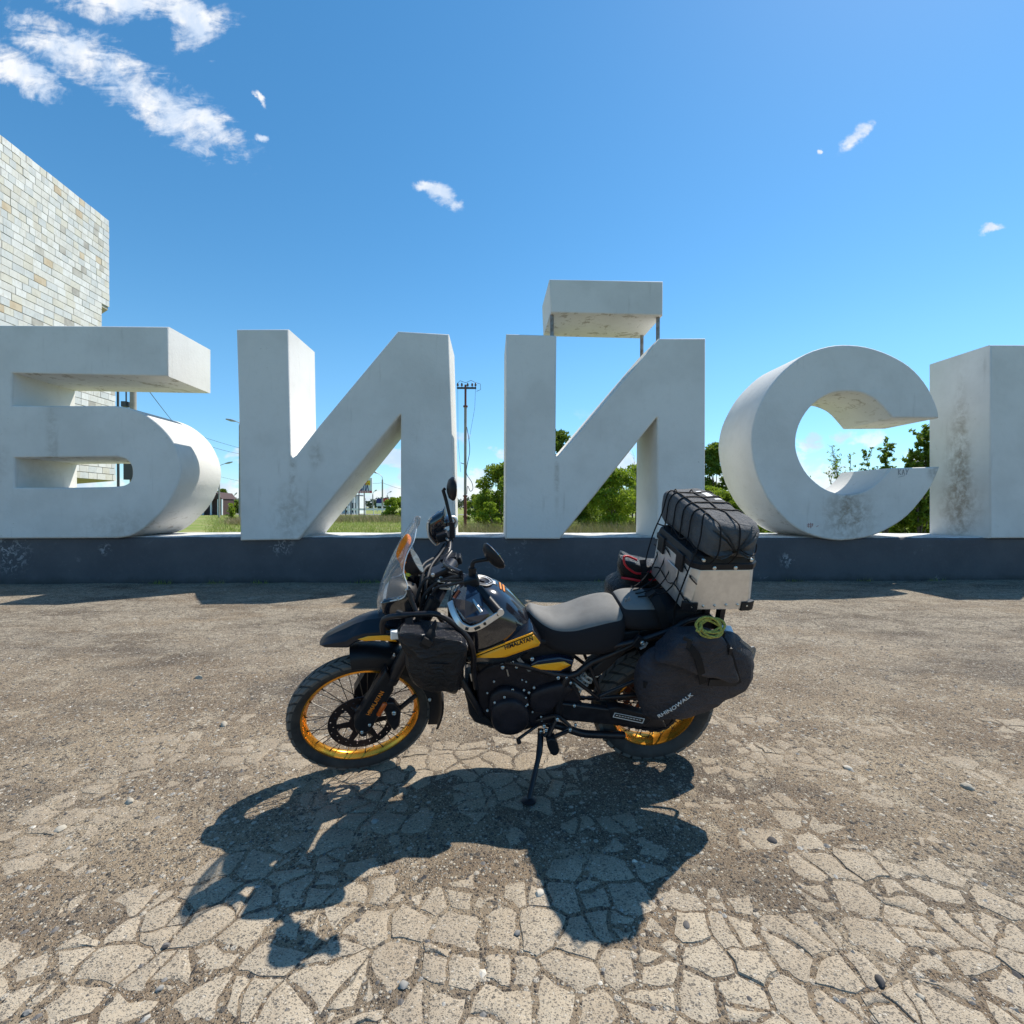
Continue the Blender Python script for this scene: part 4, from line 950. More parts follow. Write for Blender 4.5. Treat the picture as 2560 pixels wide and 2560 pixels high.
N_.l.new(_fr.outputs[0], _mx.inputs[0]); N_.l.new(_m2.outputs[0], _mx.inputs[1]); N_.l.new(_gl.outputs[0], _mx.inputs[2]); N_.l.new(_mx.outputs[0], N_.n['Material Output'].inputs[0])

moto = thing('motorcycle', 'black adventure motorcycle with gold rims and mustard panels leaning on its side stand', 'motorcycle', matrix=BMAT)
def part(name, m, mat, smooth=40, parent=None, bev=0, seg=2):
    o = m.obj(name, mat, parent or moto, smooth)
    if bev: bevel(o, bev, seg)
    return o
# --- helpers in the bike frame
def sup(stations, n=28, taper=0.0, T=None):
    """loft of super-ellipse sections: (u, w low, w high, half width, exponent)"""
    m = MB(T); rs = []
    for (u, a, b_, hw, e) in stations:
        wc, hh = (a + b_) / 2, (b_ - a) / 2; r = []
        for k in range(n):
            t = 2 * math.pi * k / n; c, s_ = math.cos(t), math.sin(t)
            y = math.copysign(abs(s_) ** (2 / e), s_); x = math.copysign(abs(c) ** (2 / e), c)
            r.append((u, hw * x * (1 - taper * y), wc + hh * y))
        rs.append(r)
    m.rings(rs); return m
def dense(st, k=4): return [tuple(v) for v in _cr_n(st, k)]
def _cr_n(pts, k):
    A = [np.array(p, float) for p in pts]; out = []; n = len(A)
    for i in range(n - 1):
        a, b, c, d = A[max(i - 1, 0)], A[i], A[i + 1], A[min(i + 2, n - 1)]
        for j in range(k):
            t = j / k; out.append(.5 * (2 * b + (c - a) * t + (2 * a - 5 * b + 4 * c - d) * t * t + (3 * b - a - 3 * c + d) * t ** 3))
    out.append(A[-1]); return out
def outline(pxs, v, smooth=0, KF=None):
    KF = KF or K; q = [KF(a, b_, v) for a, b_ in pxs]
    if smooth: q = cr(q, smooth, True)
    return q
def slab(pxs, v0, v1, vtrace=None, T=None, smooth=0, KF=None):
    """side profile traced at v1 and given its thickness v0..v1"""
    q = outline(pxs, v1 if vtrace is None else vtrace, smooth, KF)
    return MB(T).rings([[(p.x, v0, p.z) for p in q], [(p.x, v1, p.z) for p in q]])
def pillow(pxs, vb, vt, vf, smooth=3, prof=((.93, .55), (.80, .82), (.55, .95), (.25, 1.0)), wrk=0.0, seed=0, KF=None, bs=.94, ms=1.0):
    """soft body: outline traced at vt, flat back vb, swelling to vf"""
    q = outline(pxs, vt, smooth, KF); c = sum(q, Vector()) / len(q); rs = []
    rs.append([(c.x + (p.x - c.x) * bs, vb, c.z + (p.z - c.z) * bs) for p in q])
    rs.append([(c.x + (p.x - c.x) * ms, vb + (vt - vb) * .5, c.z + (p.z - c.z) * ms) for p in q]); rs.append([(p.x, vt, p.z) for p in q])
    for s_, f in prof:
        rs.append([(c.x + (p.x - c.x) * s_, vt + (vf - vt) * f, c.z + (p.z - c.z) * s_) for p in q])
    if wrk:
        rs = [[tuple(Vector(p) + mnoise.noise_vector(Vector(p) * 9 + Vector((seed, 0, 0))) * wrk + mnoise.noise_vector(Vector(p) * 24 + Vector((seed, 3, 0))) * wrk * .4) for p in r] for r in rs]
    return MB().rings(rs)
def decal(pxs, vf, mat, name, parent=None, off=0.004, smooth=0, KF=None, T=None, cuts=3, thick=0.003):
    KF = KF or K
    def on(p):
        v = .14
        for _ in range(8): q = KF(p[0], p[1], v); v = vf(q.x, q.z)
        return (q.x, q.z)
    q = [on(p) for p in pxs]
    if smooth: q = [(p.x, p.y) for p in cr([(a, b_, 0) for a, b_ in q], smooth, True)]
    me = curve_mesh([q], 0.0); bm = bmesh.new(); bm.from_mesh(me)
    bmesh.ops.triangulate(bm, faces=bm.faces); bmesh.ops.subdivide_edges(bm, edges=bm.edges, cuts=cuts, use_grid_fill=True)
    for v in bm.verts: v.co = Vector((v.co.x, vf(v.co.x, v.co.y) + off, v.co.y)) if T is None else T((v.co.x, vf(v.co.x, v.co.y) + off, v.co.y))
    bmesh.ops.remove_doubles(bm, verts=bm.verts, dist=1e-5)
    bm.to_mesh(me); bm.free(); me.name = name; me.materials.clear(); me.materials.append(mat)
    o = link(name, me, parent or moto, 60); s_ = o.modifiers.new('s', 'SOLIDIFY'); s_.thickness = thick; s_.offset = 0; return o
def text_on(s, a, b_, h, vf, mat, name='lettering', parent=None, off=0.006, KF=None, T=None, shear=0.0):
    KF = KF or K
    def on(p):
        v = .14
        for _ in range(8): q = KF(p[0], p[1], v); v = vf(q.x, q.z)
        return Vector((q.x, q.z))
    A_, B_ = on(a), on(b_); e = B_ - A_; n = Vector((e.y, -e.x)).normalized()
    if n.y < 0: n = -n
    me = text_mesh(s, 1.0, 0.0, 1.0, shear=shear, bold=.018); wd = max(v.co.x for v in me.vertices); ht = max(v.co.y for v in me.vertices)
    me.materials.clear(); me.materials.append(mat)
    for v in me.vertices:
        p = A_ + e * (v.co.x / wd) + n * (v.co.y / ht * h); q = Vector((p.x, vf(p.x, p.y) + off, p.y)); v.co = T(q) if T else q
    o = link(name, me, parent or moto); s_ = o.modifiers.new('s', 'SOLIDIFY'); s_.thickness = 0.002; return o
bolt_me = MB().lathe((0, 0, 0), (0, 1, 0), [(.0085, -.006), (.0085, .004), (.006, .006), (.006, .002)], 10).obj('bolt', M_bolt, None, 30)
bolt_mesh = bolt_me.data; bpy.data.objects.remove(bolt_me)
def bolt(px, py, v, s=1.0, KF=None):
    o = bpy.data.objects.new('bolt', bolt_mesh); col.objects.link(o); o.parent = moto; p = (KF or K)(px, py, v); o.location = TS(p) if KF is KS else p; o.scale = (s, s, s); return o

# --- wheels
def wheel(name, M, R0, hw, Rrim, hr, blocks, rows, lab=None):
    hub = MB().lathe((0, 0, 0), (0, 1, 0), [(.012, -.085), (.03, -.07), (.058, -.05), (.058, -.042), (.034, -.03), (.032, .03), (.058, .042), (.058, .05), (.03, .07), (.012, .085)], 28).obj(name, M_blackm, moto, 40)
    hub.matrix_local = M
    a = Rrim
    m = MB().lathe((0, 0, 0), (0, 1, 0), [(a + .001, hr), (a - .007, hr + .002), (a - .012, hr * .72), (a - .022, hr * .45), (a - .025, 0), (a - .022, -hr * .45), (a - .012, -hr * .72), (a - .007, -hr - .002), (a + .001, -hr), (a - .006, -hr * .6), (a - .016, 0), (a - .006, hr * .6)], 96, True)
    # lathe axis order (radius, along)
    m.obj('rim', M_gold, hub, 50)
    t = R0 - a
    pr = [(a - .003, hr * .9), (a + t * .12, hr + .004), (a + t * .35, hw * .93), (a + t * .6, hw), (a + t * .82, hw * .86), (R0 - .008, hw * .55), (R0 - .004, hw * .2), (R0 - .004, -hw * .2), (R0 - .008, -hw * .55), (a + t * .82, -hw * .86), (a + t * .6, -hw), (a + t * .35, -hw * .93), (a + t * .12, -hr - .004), (a - .003, -hr * .9)]
    MB().lathe((0, 0, 0), (0, 1, 0), pr, 96, True).obj('tyre', M_rub, hub, 60)
    # tread blocks
    def blk(v0, v1, da, skew, r_):
        m = MB()
        def pt(f, g_, dr):
            v = v0 + (v1 - v0) * f; an = da * (g_ - .5) + skew * (f - .5); ww_ = abs(v) / hw
            rr = (R0 - .004) - (R0 - a) * .26 * max(ww_ - .1, 0) ** 2.0 * 1.0 + dr
            return (math.cos(an) * rr, v, math.sin(an) * rr)
        fs = (0, .5, 1); top = [pt(f, .06, .006) for f in fs] + [pt(f, .94, .006) for f in reversed(fs)]; bot = [pt(f, 0, -.012) for f in fs] + [pt(f, 1, -.012) for f in reversed(fs)]
        m.rings([bot, top]); return m
    st = 2 * math.pi / rows; ms = []
    for (v0, v1, sk, ph) in blocks:
        ob = blk(v0 * hw, v1 * hw, st * .80, sk * st, 0).obj('tread_block', M_tread, None); ms.append((ob.data, ph)); bpy.data.objects.remove(ob)
    for me, ph in ms:
        for i in range(rows):
            o = bpy.data.objects.new('tread_block', me); col.objects.link(o); o.parent = hub; o.rotation_euler = (0, st * (i + ph), 0)
    return hub
FM = SMAT @ Matrix.Translation((WB, 0, RF))
fwh = wheel('front_wheel', FM, RF, .047, .281, .027, ((.06, .52, .35, 0), (-.52, -.06, -.35, .5), (.60, .98, .5, .5), (-.98, -.60, -.5, 0)), 38)
rwh = wheel('rear_wheel', Matrix.Translation((0, 0, RR_)), RR_, .071, .231, .045, ((.05, .5, .4, 0), (-.5, -.05, -.4, .5), (.58, .98, .5, .5)), 30)
def spokes(hub, Rrim, n=36):
    me = {}
    for sgn in (1, -1):
        for d in (1, -1):
            a = R(26) * d
            m = MB().tube([(math.cos(a) * .052, .045 * sgn, math.sin(a) * .052), (Rrim - .022, .010 * sgn, 0)], .0021, 5); m.lathe((Rrim - .034, .0125 * sgn, 0), (1, 0, 0), [(.0036, 0), (.0036, .014)], 6)
            o = m.obj('spoke', M_spoke, None); me[(sgn, d)] = o.data; bpy.data.objects.remove(o)
    for i in range(n):
        o = bpy.data.objects.new('spoke', me[(1 if i % 2 else -1, 1 if (i // 2) % 2 else -1)]); col.objects.link(o); o.parent = hub; o.rotation_euler = (0, 2 * math.pi * i / n, 0)
spokes(fwh, .281); spokes(rwh, .231)
def disc(hub, ro, ri, v, mat, name, holes=28, spider=6):
    c = lambda r, n, x=0, y=0, p=0: [(x + r * math.cos(2 * math.pi * k / n + p), y + r * math.sin(2 * math.pi * k / n + p)) for k in range(n)]
    loops = [c(ro, 72)]
    for i in range(holes):
        a = 2 * math.pi * i / holes; rr = ro - .012 if i % 2 else ro - .026
        loops.append(c(.0042, 8, rr * math.cos(a), rr * math.sin(a)))
    for i in range(spider):
        a0 = 2 * math.pi * i / spider; w_ = 2 * math.pi / spider
        lp = [(ri * math.cos(a0 + w_ * f), ri * math.sin(a0 + w_ * f)) for f in (.10, .3, .5, .7, .90)] + [(.062 * math.cos(a0 + w_ * f), .062 * math.sin(a0 + w_ * f)) for f in (.72, .5, .28)]
        loops.append(lp)
    me = curve_mesh(loops, .0025)
    for q in me.vertices: q.co = Vector((q.co.x, q.co.z + v, q.co.y))
    me.materials.clear(); me.materials.append(mat); return link(name, me, hub)
disc(fwh, .158, .118, .062, M_disc, 'brake_disc')
disc(rwh, .135, .10, -.075, M_rdisc, 'brake_disc', 24)
m = MB(); n = 45
rs = [[(math.cos(2 * math.pi * k / (2 * n)) * (.098 if k % 2 else .090), v, math.sin(2 * math.pi * k / (2 * n)) * (.098 if k % 2 else .090)) for k in range(2 * n)] for v in (.078, .086)]
m.rings(rs).obj('sprocket', M_blackm, rwh)

# --- front end (turns with the handlebar)
def forkp(w, v): return (WB - .018 - (w - RF) * .498, v, w)
for sg in (1, -1):
    o = MB(TS).tube([forkp(.60, .10 * sg), forkp(1.03, .10 * sg)], .029, 18).obj('fork_leg', M_blackm, moto, 40)
    MB(TS).tube([forkp(.31, .098 * sg), forkp(.62, .10 * sg)], .021, 16).obj('stanchion', M_blackm, o, 40)
    MB(TS).lathe(forkp(.60, .10 * sg), Vector(forkp(1, 0)) - Vector(forkp(.6, 0)), [(.029, 0), (.033, .002), (.033, .03), (.029, .034)], 18).obj('fork_seal', M_plast, o, 40)
GP = [(936, 1719), (966, 1675), (985, 1712), (984, 1728), (932, 1819), (924, 1830), (909, 1836), (896, 1833), (885, 1820), (885, 1804), (900, 1778)]
q = outline(GP, .125, 0, KS)
gd = MB(TS).rings([[(p.x, .072, p.z) for p in q], [(p.x, .128, p.z) for p in q]]).obj('fork_guard', M_plast, moto, 40); bevel(gd, .012, 3)
MB(TS).rings([[(p.x, -.128, p.z) for p in q], [(p.x, -.072, p.z) for p in q]]).obj('fork_guard', M_plast, moto, 40)
vg = lambda u, w: .130
text_on('HIMALAYAN', (924.5, 1789), (961, 1730), .020, vg, M_orange, KF=KS, T=TS, parent=gd, off=.001)
a, b_ = KS(964, 1756, .13), KS(945, 1789, .13)
MB(TS).tube([a, a.lerp(b_, .08), b_.lerp(a, .08), b_], [.007, .012, .012, .007], 12).obj('reflector', M_reflx, gd, 60)
for sg in (1, -1): MB(TS).lathe((WB, .085 * sg, RF), (0, sg, 0), [(.03, 0), (.03, .02), (.02, .035), (.012, .036)], 20).obj('axle_clamp', M_blackm, moto, 40)
c = slab([(960, 1758), (985, 1757), (1003, 1778), (1000, 1815), (985, 1830), (968, 1808)], .075, .118, KF=KS, T=TS); bevel(c.obj('brake_caliper', M_blackm, moto, 40), .008)
bolt(985, 1782, .12, 1.3, KS); bolt(924, 1812, .13, .9, KS); bolt(905, 1830, .13, 1.0, KS)
def arcp(a, r): return (WB + r * math.cos(a), RF + r * math.sin(a))
def mudguard(a0, a1, rt, hwid, drop, n=26, T=TS, c=(WB, RF)):
    m = MB(T); rs = []
    for i in range(n + 1):
        a = R(a0 + (a1 - a0) * i / n); f = lambda r: (c[0] + r * math.cos(a), c[1] + r * math.sin(a))
        prof = [(-hwid, rt - drop), (-hwid * .96, rt - drop * .35), (-hwid * .7, rt - .006), (0, rt), (hwid * .7, rt - .006), (hwid * .96, rt - drop * .35), (hwid, rt - drop), (hwid - .004, rt - drop), (hwid * .9, rt - drop * .4), (hwid * .64, rt - .011), (0, rt - .006), (-hwid * .64, rt - .011), (-hwid * .9, rt - drop * .4), (-hwid + .004, rt - drop)]
        rs.append([(f(r)[0], v, f(r)[1]) for v, r in prof])
    m.rings(rs); return m
mudguard(86, 196, .405, .068, .075).obj('front_mudguard', M_plast, moto, 50)
mudguard(176, 203, .413, .05, .02).obj('mudguard_flap', M_plast, moto, 50)
bolt(985, 1639, .07, .6, KS); bolt(1074, 1749, .07, 1.0, KS)
MB(TS).tube([KS(1000, 1770, .09), KS(1040, 1738, .075)], .012, 8).obj('mudguard_stay', M_plast, moto)
for sg in (1, -1):
    for w in (.80, 1.02):
        p = forkp(w, 0); MB(TS).tube([(p[0], .125 * sg, w), (p[0] - .05, 0, w - .02)], .026, 8).obj('fork_clamp', M_blackm, moto, 40)
MB(TS).tube([(1.23, 0, .78), (1.09, 0, 1.06)], .035, 14).obj('steering_head', M_blackm, moto, 40)
# handlebar
HB = [K(1246, 1529, .415), K(1196, 1471, .31), K(1165, 1444, .22), K(1128, 1432, .10), K(1112, 1425, .0), K(1105, 1412, -.08), K(1122, 1378, -.20), K(1124, 1352, -.30), K(1126, 1332, -.41)]
hb = MB().tube(cr(HB, 5), .0135, 12).obj('handlebar', M_blackm, moto, 60)
MB().tube([HB[0], HB[0].lerp(HB[1], .95)], .0185, 14).obj('grip', M_plast, hb, 50); MB().tube([HB[8], HB[8].lerp(HB[7], .95)], .0185, 14).obj('grip', M_plast, hb, 50)
MB().tube(cr([K(1152, 1432, .2), K(1122, 1418, .10), K(1112, 1405, -.05), K(1128, 1380, -.16)], 4), .011, 10).obj('cross_brace', M_blackm, hb, 60)
m = MB(); m.tube([K(1115, 1430, .05), K(1130, 1410, -.05)], .03, 12); part('bar_clamp', m, M_blackm)
def blockp(px, py, v, su, sv, sw, name, mat, bev=.006, rot=0.0, parent=None):
    p = K(px, py, v); m = MB(); m.box((-su, -sv, -sw), (su, sv, sw)); o = m.obj(name, mat, parent or moto, 40); o.location = p; o.rotation_euler = (0, rot, 0); bevel(o, bev); return o
blockp(1178, 1452, .28, .03, .035, .022, 'switch_cluster', M_plast, .006, .3)
blockp(1122, 1395, -.12, .04, .03, .012, 'ignition_switch', M_plast, .004, .2)
blockp(1137, 1400, -.17, .035, .03, .02, 'brake_reservoir', M_plast, .006, .25)
blockp(1106, 1340, -.32, .03, .035, .022, 'switch_cluster', M_plast, .006, .3)
MB().tube(cr([K(1185, 1462, .25), K(1168, 1478, .33), K(1190, 1510, .42), K(1204, 1530, .45)], 4), .006, 6).obj('clutch_lever', M_alu, moto, 60)
MB().tube(cr([K(1120, 1350, -.26), K(1106, 1335, -.36), K(1108, 1318, -.44)], 4), .006, 6).obj('brake_lever', M_alu, moto, 60)
CB = [[(1165, 1448, .22), (1130, 1450, .15), (1095, 1455, .08), (1060, 1490, .06), (1050, 1530, .05)], [(1170, 1452, .24), (1135, 1460, .18), (1090, 1470, .12), (1075, 1510, .08)], [(1150, 1440, .2), (1120, 1446, .12), (1085, 1462, .02), (1068, 1500, .0)],
      [(1126, 1345, -.3), (1100, 1385, -.2), (1078, 1415, -.1), (1065, 1460, 0), (1060, 1510, .02)], [(1120, 1352, -.3), (1095, 1400, -.2), (1060, 1425, -.08), (1050, 1480, 0)], [(1112, 1360, -.33), (1090, 1390, -.22), (1060, 1410, -.1), (1045, 1440, -.02)], [(1096, 1465, .05), (1070, 1445, .05), (1050, 1470, .05), (1040, 1510, .05)]]
for i, cpts in enumerate(CB): MB().tube(cr([K(*p) for p in cpts], 5), .0065 if i % 2 else .008, 7).obj('control_cable', M_cable, moto, 60)
blockp(1100, 1425, .03, .045, .05, .012, 'top_yoke', M_blackm, .006, .45)
for px, py, v in ((1082, 1438, .1), (1102, 1445, .08), (1120, 1462, .1), (1085, 1474, .06), (1078, 1490, .05), (1145, 1430, .1), (1108, 1415, .0)): bolt(px, py, v, 1.0)
for pts in ([(1095, 1452, .09), (1112, 1455, .1)], [(1126, 1420, .05), (1145, 1430, .05)], [(1100, 1470, .08), (1126, 1472, .1)]): MB().tube([K(*p) for p in pts], .006, 6).obj('clamp_piece', M_alu, moto)
def disc_mirror(c, n, r, stem, nm='mirror'):
    n = Vector(n).normalized(); c = Vector(c)
    o = MB().lathe(c, n, [(r * .96, -.012), (r, -.009), (r, -.004), (r * .8, .012), (r * .45, .02), (.012, .024)], 36).obj(nm, M_plast, moto, 50)
    MB().lathe(c, n, [(r * .95, -.0135), (r * .95, -.0125)], 36).obj('mirror_glass', M_glassmir, o)
    MB().tube([Vector(p) for p in stem], .009, 10).obj('mirror_stem', M_plast, o, 50)
    return o
cM = K(1232, 1392, .27); disc_mirror(cM, (.77, .36, -.52), .064, cr([K(1181, 1455, .27), K(1181, 1418, .27), K(1184, 1405, .27), K(1196, 1401, .27), cM + Vector((.02, .0, -.01))], 3))
MB().tube([K(1181, 1455, .27), K(1181, 1418, .27)], .016, 12).obj('mirror_mount', M_plast, moto, 40)
cM2 = K(1129, 1222, -.34); disc_mirror(cM2, (.93, .26, .05), .062, [K(1130, 1335, -.30), K(1130, 1312, -.31), K(1115, 1250, -.335), K(1108, 1226, -.345), cM2 + Vector((.035, 0, .0))])
MB().tube([K(1131, 1345, -.30), K(1130, 1305, -.31)], .015, 12).obj('mirror_mount', M_plast, moto, 40)
# hand guards
gb = [(1125, 1504, .31), (1133, 1530, .36), (1147, 1555, .40), (1163, 1568, .43), (1180, 1572, .44), (1203, 1564, .445), (1226, 1549, .435), (1250, 1533, .42)]
pts = cr([K(*p) for p in gb], 4); rs = []
for i, p in enumerate(pts):
    t = (pts[min(i + 1, len(pts) - 1)] - pts[max(i - 1, 0)]).normalized(); out = Vector((0, 1, 0)); s_ = t.cross(out).normalized(); hw_, th_ = .0125, .004
    nn_ = s_.cross(t).normalized(); rs.append([p + s_ * hw_ + nn_ * th_, p - s_ * hw_ + nn_ * th_, p - s_ * hw_ - nn_ * th_, p + s_ * hw_ - nn_ * th_])
hgb = MB().rings(rs).obj('hand_guard', M_alu, moto, 30); bevel(hgb, .002)
MB().tube([K(1238, 1516, .36), K(1252, 1532, .43)], .014, 12).obj('guard_end', M_alu, hgb, 40)
for a, b_ in (((1164, 1571, .437), (1171, 1573, .442)), ((1187, 1573, .447), (1200, 1567, .449))): MB().tube([K(*a), K(*b_)], .006, 8).obj('guard_slot', M_ink, hgb)
for p in ((1212, 1559, .446), (1246, 1536, .426)): MB().lathe(K(*p), (0, 1, 0), [(.006, -.002), (.006, .003)], 10).obj('guard_hole', M_ink, hgb)
SH = [((1169, 1457), .30), ((1205, 1478), .33), ((1208, 1517), .40), ((1223, 1534), .43), ((1197, 1555), .44), ((1174, 1559), .435), ((1158, 1550), .42), ((1141, 1519), .37), ((1130, 1496), .32), ((1148, 1473), .29)]
ridge = K(1163, 1500, .425); low = K(1162, 1545, .45); q = [K(a[0], a[1], v) for a, v in SH]
m = MB(); mid = (sum(q, Vector()) / len(q)) + Vector((0, .035, 0))
vs = [tuple(p) for p in q] + [tuple(ridge), tuple(low)]; n = len(q)
m.add(vs, [(0, 1, n), (1, 2, n), (2, n + 1, n), (2, 3, n + 1), (3, 4, n + 1), (4, 5, n + 1), (5, 6, n + 1), (6, 7, n + 1), (7, n, n + 1), (7, 8, n), (8, 9, n), (9, 0, n)])
o = m.obj('guard_shield', M_smoke, hgb, None); s_ = o.modifiers.new('s', 'SOLIDIFY'); s_.thickness = .005
MB().tube([K(1136, 1494, .335), K(1148, 1477, .31)], .006, 8).obj('guard_reflector', M_reflx, hgb)
HGR = [(1106, 1274), (1112, 1268), (1116, 1291), (1128, 1292), (1129, 1308), (1116, 1310), (1111, 1330), (1104, 1350), (1093, 1363), (1079, 1354), (1069, 1338), (1066, 1318), (1069, 1302), (1083, 1288)]
hgr = pillow(HGR, -.44, -.40, -.35, 2).obj('hand_guard', M_paint, moto, 60)
MB().tube(cr([K(1128, 1330, -.42), K(1140, 1310, -.44), K(1136, 1294, -.44), K(1118, 1294, -.43)], 4), .010, 8).obj('guard_end', M_alu, hgr, 50)
MB().tube(cr([K(1070, 1305, -.36), K(1072, 1340, -.35), K(1090, 1362, -.34)], 4), .006, 6).obj('guard_edge', M_alu, hgr, 50)
blockp(1106, 1334, -.36, .022, .02, .018, 'guard_bracket', M_alu, .006, .4)
# instrument
n_ = Vector((-.88, -.06, .46)).normalized(); cI = K(1040, 1402, .05)
ins = MB().lathe(cI, n_, [(.02, -.06), (.048, -.052), (.06, -.03), (.065, -.002), (.065, .004), (.060, .004)], 36).obj('instrument', M_plast, moto, 50)
MB().lathe(cI, n_, [(.059, .0045), (.059, .0055)], 36).obj('display', material('display_glass', (0.13, 0.15, 0.16), rough=0.08), ins)
# windscreen
ctr = [(946, 1532), (943, 1500), (948, 1465), (963, 1425), (984, 1380), (1006, 1340), (1024, 1312), (1037, 1293)]
edg = [((953, 1506), .105), ((992, 1500), .15), ((1011, 1491), .165), ((1019, 1466), .17), ((1009, 1430), .16), ((1017, 1388), .145), ((1034, 1355), .12), ((1041, 1322), .085)]
C_ = [K(a, b_, 0) for a, b_ in ctr]; E_ = [K(a[0], a[1], v) for a, v in edg]
C_ = cr(C_, 3); E_ = cr(E_, 3); m = MB(); rows_ = []
for c_, e_ in zip(C_, E_):
    f_ = Vector((e_.x, -e_.y, e_.z)); r = []
    for j in range(-8, 9):
        t = j / 8; s_ = abs(t); p = c_.lerp(e_, s_ ** 2.0); r.append((p.x, e_.y * t, p.z))
    rows_.append(r)
nn = 17; m.add([p for r in rows_ for p in r], [(i * nn + j, i * nn + j + 1, (i + 1) * nn + j + 1, (i + 1) * nn + j) for i in range(len(rows_) - 1) for j in range(nn - 1)])
ws_ = m.obj('windscreen', M_screen, moto, 180); s_ = ws_.modifiers.new('s', 'SOLIDIFY'); s_.thickness = .003
MB().tube([Vector(r[-1]) for r in rows_], .0025, 6).obj('screen_edge', M_lens, ws_, 60); MB().tube([Vector(r[0]) for r in rows_], .0025, 6).obj('screen_edge', M_lens, ws_, 60)
for px, py, v in ((1016, 1476, .17), (996, 1498, .155)): bolt(px, py, v, .7)
# head lamp and fairing
m = MB().lathe(K(985, 1480, 0) + Vector((.0, 0, -.03)), (1, 0, .12), [(.03, -.12), (.075, -.09), (.092, -.02), (.092, .025), (.08, .03)], 36)
hl = m.obj('headlight', M_plast, moto, 50)
MB().lathe(K(985, 1480, 0) + Vector((.0, 0, -.03)), (1, 0, .12), [(.082, .028), (.06, .045), (.01, .052)], 36).obj('headlight_lens', M_lens, hl, 50)
for sg in (1, -1):
    q = outline([(953, 1504), (1012, 1492), (1020, 1466), (1040, 1500), (1030, 1535), (1000, 1545), (955, 1535)], .13)
    m = MB(); m.rings([[(p.x, sg * .10, p.z) for p in q], [(p.x, sg * .135, p.z) for p in q]]); bevel(m.obj('fairing_panel', M_paint, moto, 40), .01)
    m = MB(); m.tube([(p[0], sg * p[1], p[2]) for p in (K(1022, 1474, .18), K(1028, 1500, .19), K(1046, 1540, .22))], .010, 10); part('screen_stay', m, M_blackm)
    m = MB(); m.tube([(p[0], sg * p[1], p[2]) for p in cr([K(958, 1583, .19), K(956, 1560, .2), K(966, 1545, .21), K(1000, 1539, .23), K(1060, 1535, .245), K(1092, 1536, .25), K(1125, 1553, .25), K(1160, 1584, .25), K(1177, 1610, .25), K(1184, 1640, .24), K(1184, 1675, .22), K(1190, 1720, .18)], 4)], .0125, 12); part('crash_bar', m, M_blackm, 60)
    m = MB(); m.tube([(p[0], sg * p[1], p[2]) for p in (K(1046, 1535, .24), K(1040, 1580, .23), K(1075, 1640, .2), K(1150, 1720, .16))], .0115, 10); part('crash_bar', m, M_blackm, 60)
    m = MB(); m.tube([(p[0], sg * p[1], p[2]) for p in (K(955, 1565, .2), K(975, 1572, .12), K(1000, 1575, .06))], .010, 10); part('crash_bar', m, M_blackm, 60)
# beak
st = [((802, 1598), (803, 1613), .058), ((815, 1585), (812, 1619), .075), ((842, 1570), (842, 1620), .088), ((866, 1558), (871, 1620), .092), ((889, 1547), (888, 1607), .098), ((920, 1536), (909, 1601), .104), ((955, 1530), (951, 1599), .112), ((990, 1530), (991, 1603), .116), ((1020, 1532), (1020, 1606), .116)]
rs = []
for (a, b_, e) in st:
    c_ = K(a[0], a[1], 0.0); l_ = K(b_[0], b_[1], e); z = lambda f: l_.z + (c_.z - l_.z) * f; uu = lambda f: l_.x + (c_.x - l_.x) * f
    sec = [(e * .96, 0.0), (e, .12), (e * .94, .42), (e * .74, .64), (e * .55, .74), (e * .40, .92), (e * .15, .97), (0, 1.0)]
    half = [(uu(f), v, z(f)) for v, f in sec]; rs.append(half + [(p[0], -p[1], p[2]) for p in reversed(half[:-1])] + [(uu(-.05), -e * .9, z(.03)), (uu(-.0), 0, z(.70)), (uu(-.05), e * .9, z(.03))])
bk = MB().rings(rs).obj('beak_mudguard', M_beak, moto, 22)
def vbeak(u, w):
    best = min(st, key=lambda s_: abs(K(s_[1][0], s_[1][1], s_[2]).x - u)); return best[2]
MUST = [(895, 1597), (920, 1589.5), (966, 1587), (983, 1589), (992, 1603), (951, 1599.5), (912, 1601.5)]
vs_ = sorted([(K(s_[1][0], s_[1][1], s_[2]).x, s_[2]) for s_ in st])
def vbeak(u, w): return float(np.interp(u, [a for a, b_ in vs_], [b_ for a, b_ in vs_]))
decal(MUST, vbeak, M_mustard, 'mustard_stripe', bk, .003)
# front indicators: clear wedges on short stalks
for sg in (1, -1):
    p = K(986, 1583, .20); p.y *= sg
    m = MB(); m.rings([[(p.x + .018, p.y - .0, p.z + .022), (p.x + .018, p.y, p.z - .03), (p.x - .03, p.y, p.z - .028), (p.x - .03, p.y, p.z + .022)], [(p.x + .010, p.y + sg * .035, p.z + .03), (p.x + .012, p.y + sg * .035, p.z - .012), (p.x - .03, p.y + sg * .03, p.z - .012), (p.x - .035, p.y + sg * .03, p.z + .016)]])
    ti = m.obj('turn_signal', M_lens, moto); bevel(ti, .006)
    MB().tube([(p.x - .01, p.y, p.z), (p.x - .02, sg * .1, p.z + .01)], .009, 8).obj('signal_stalk', M_plast, ti)

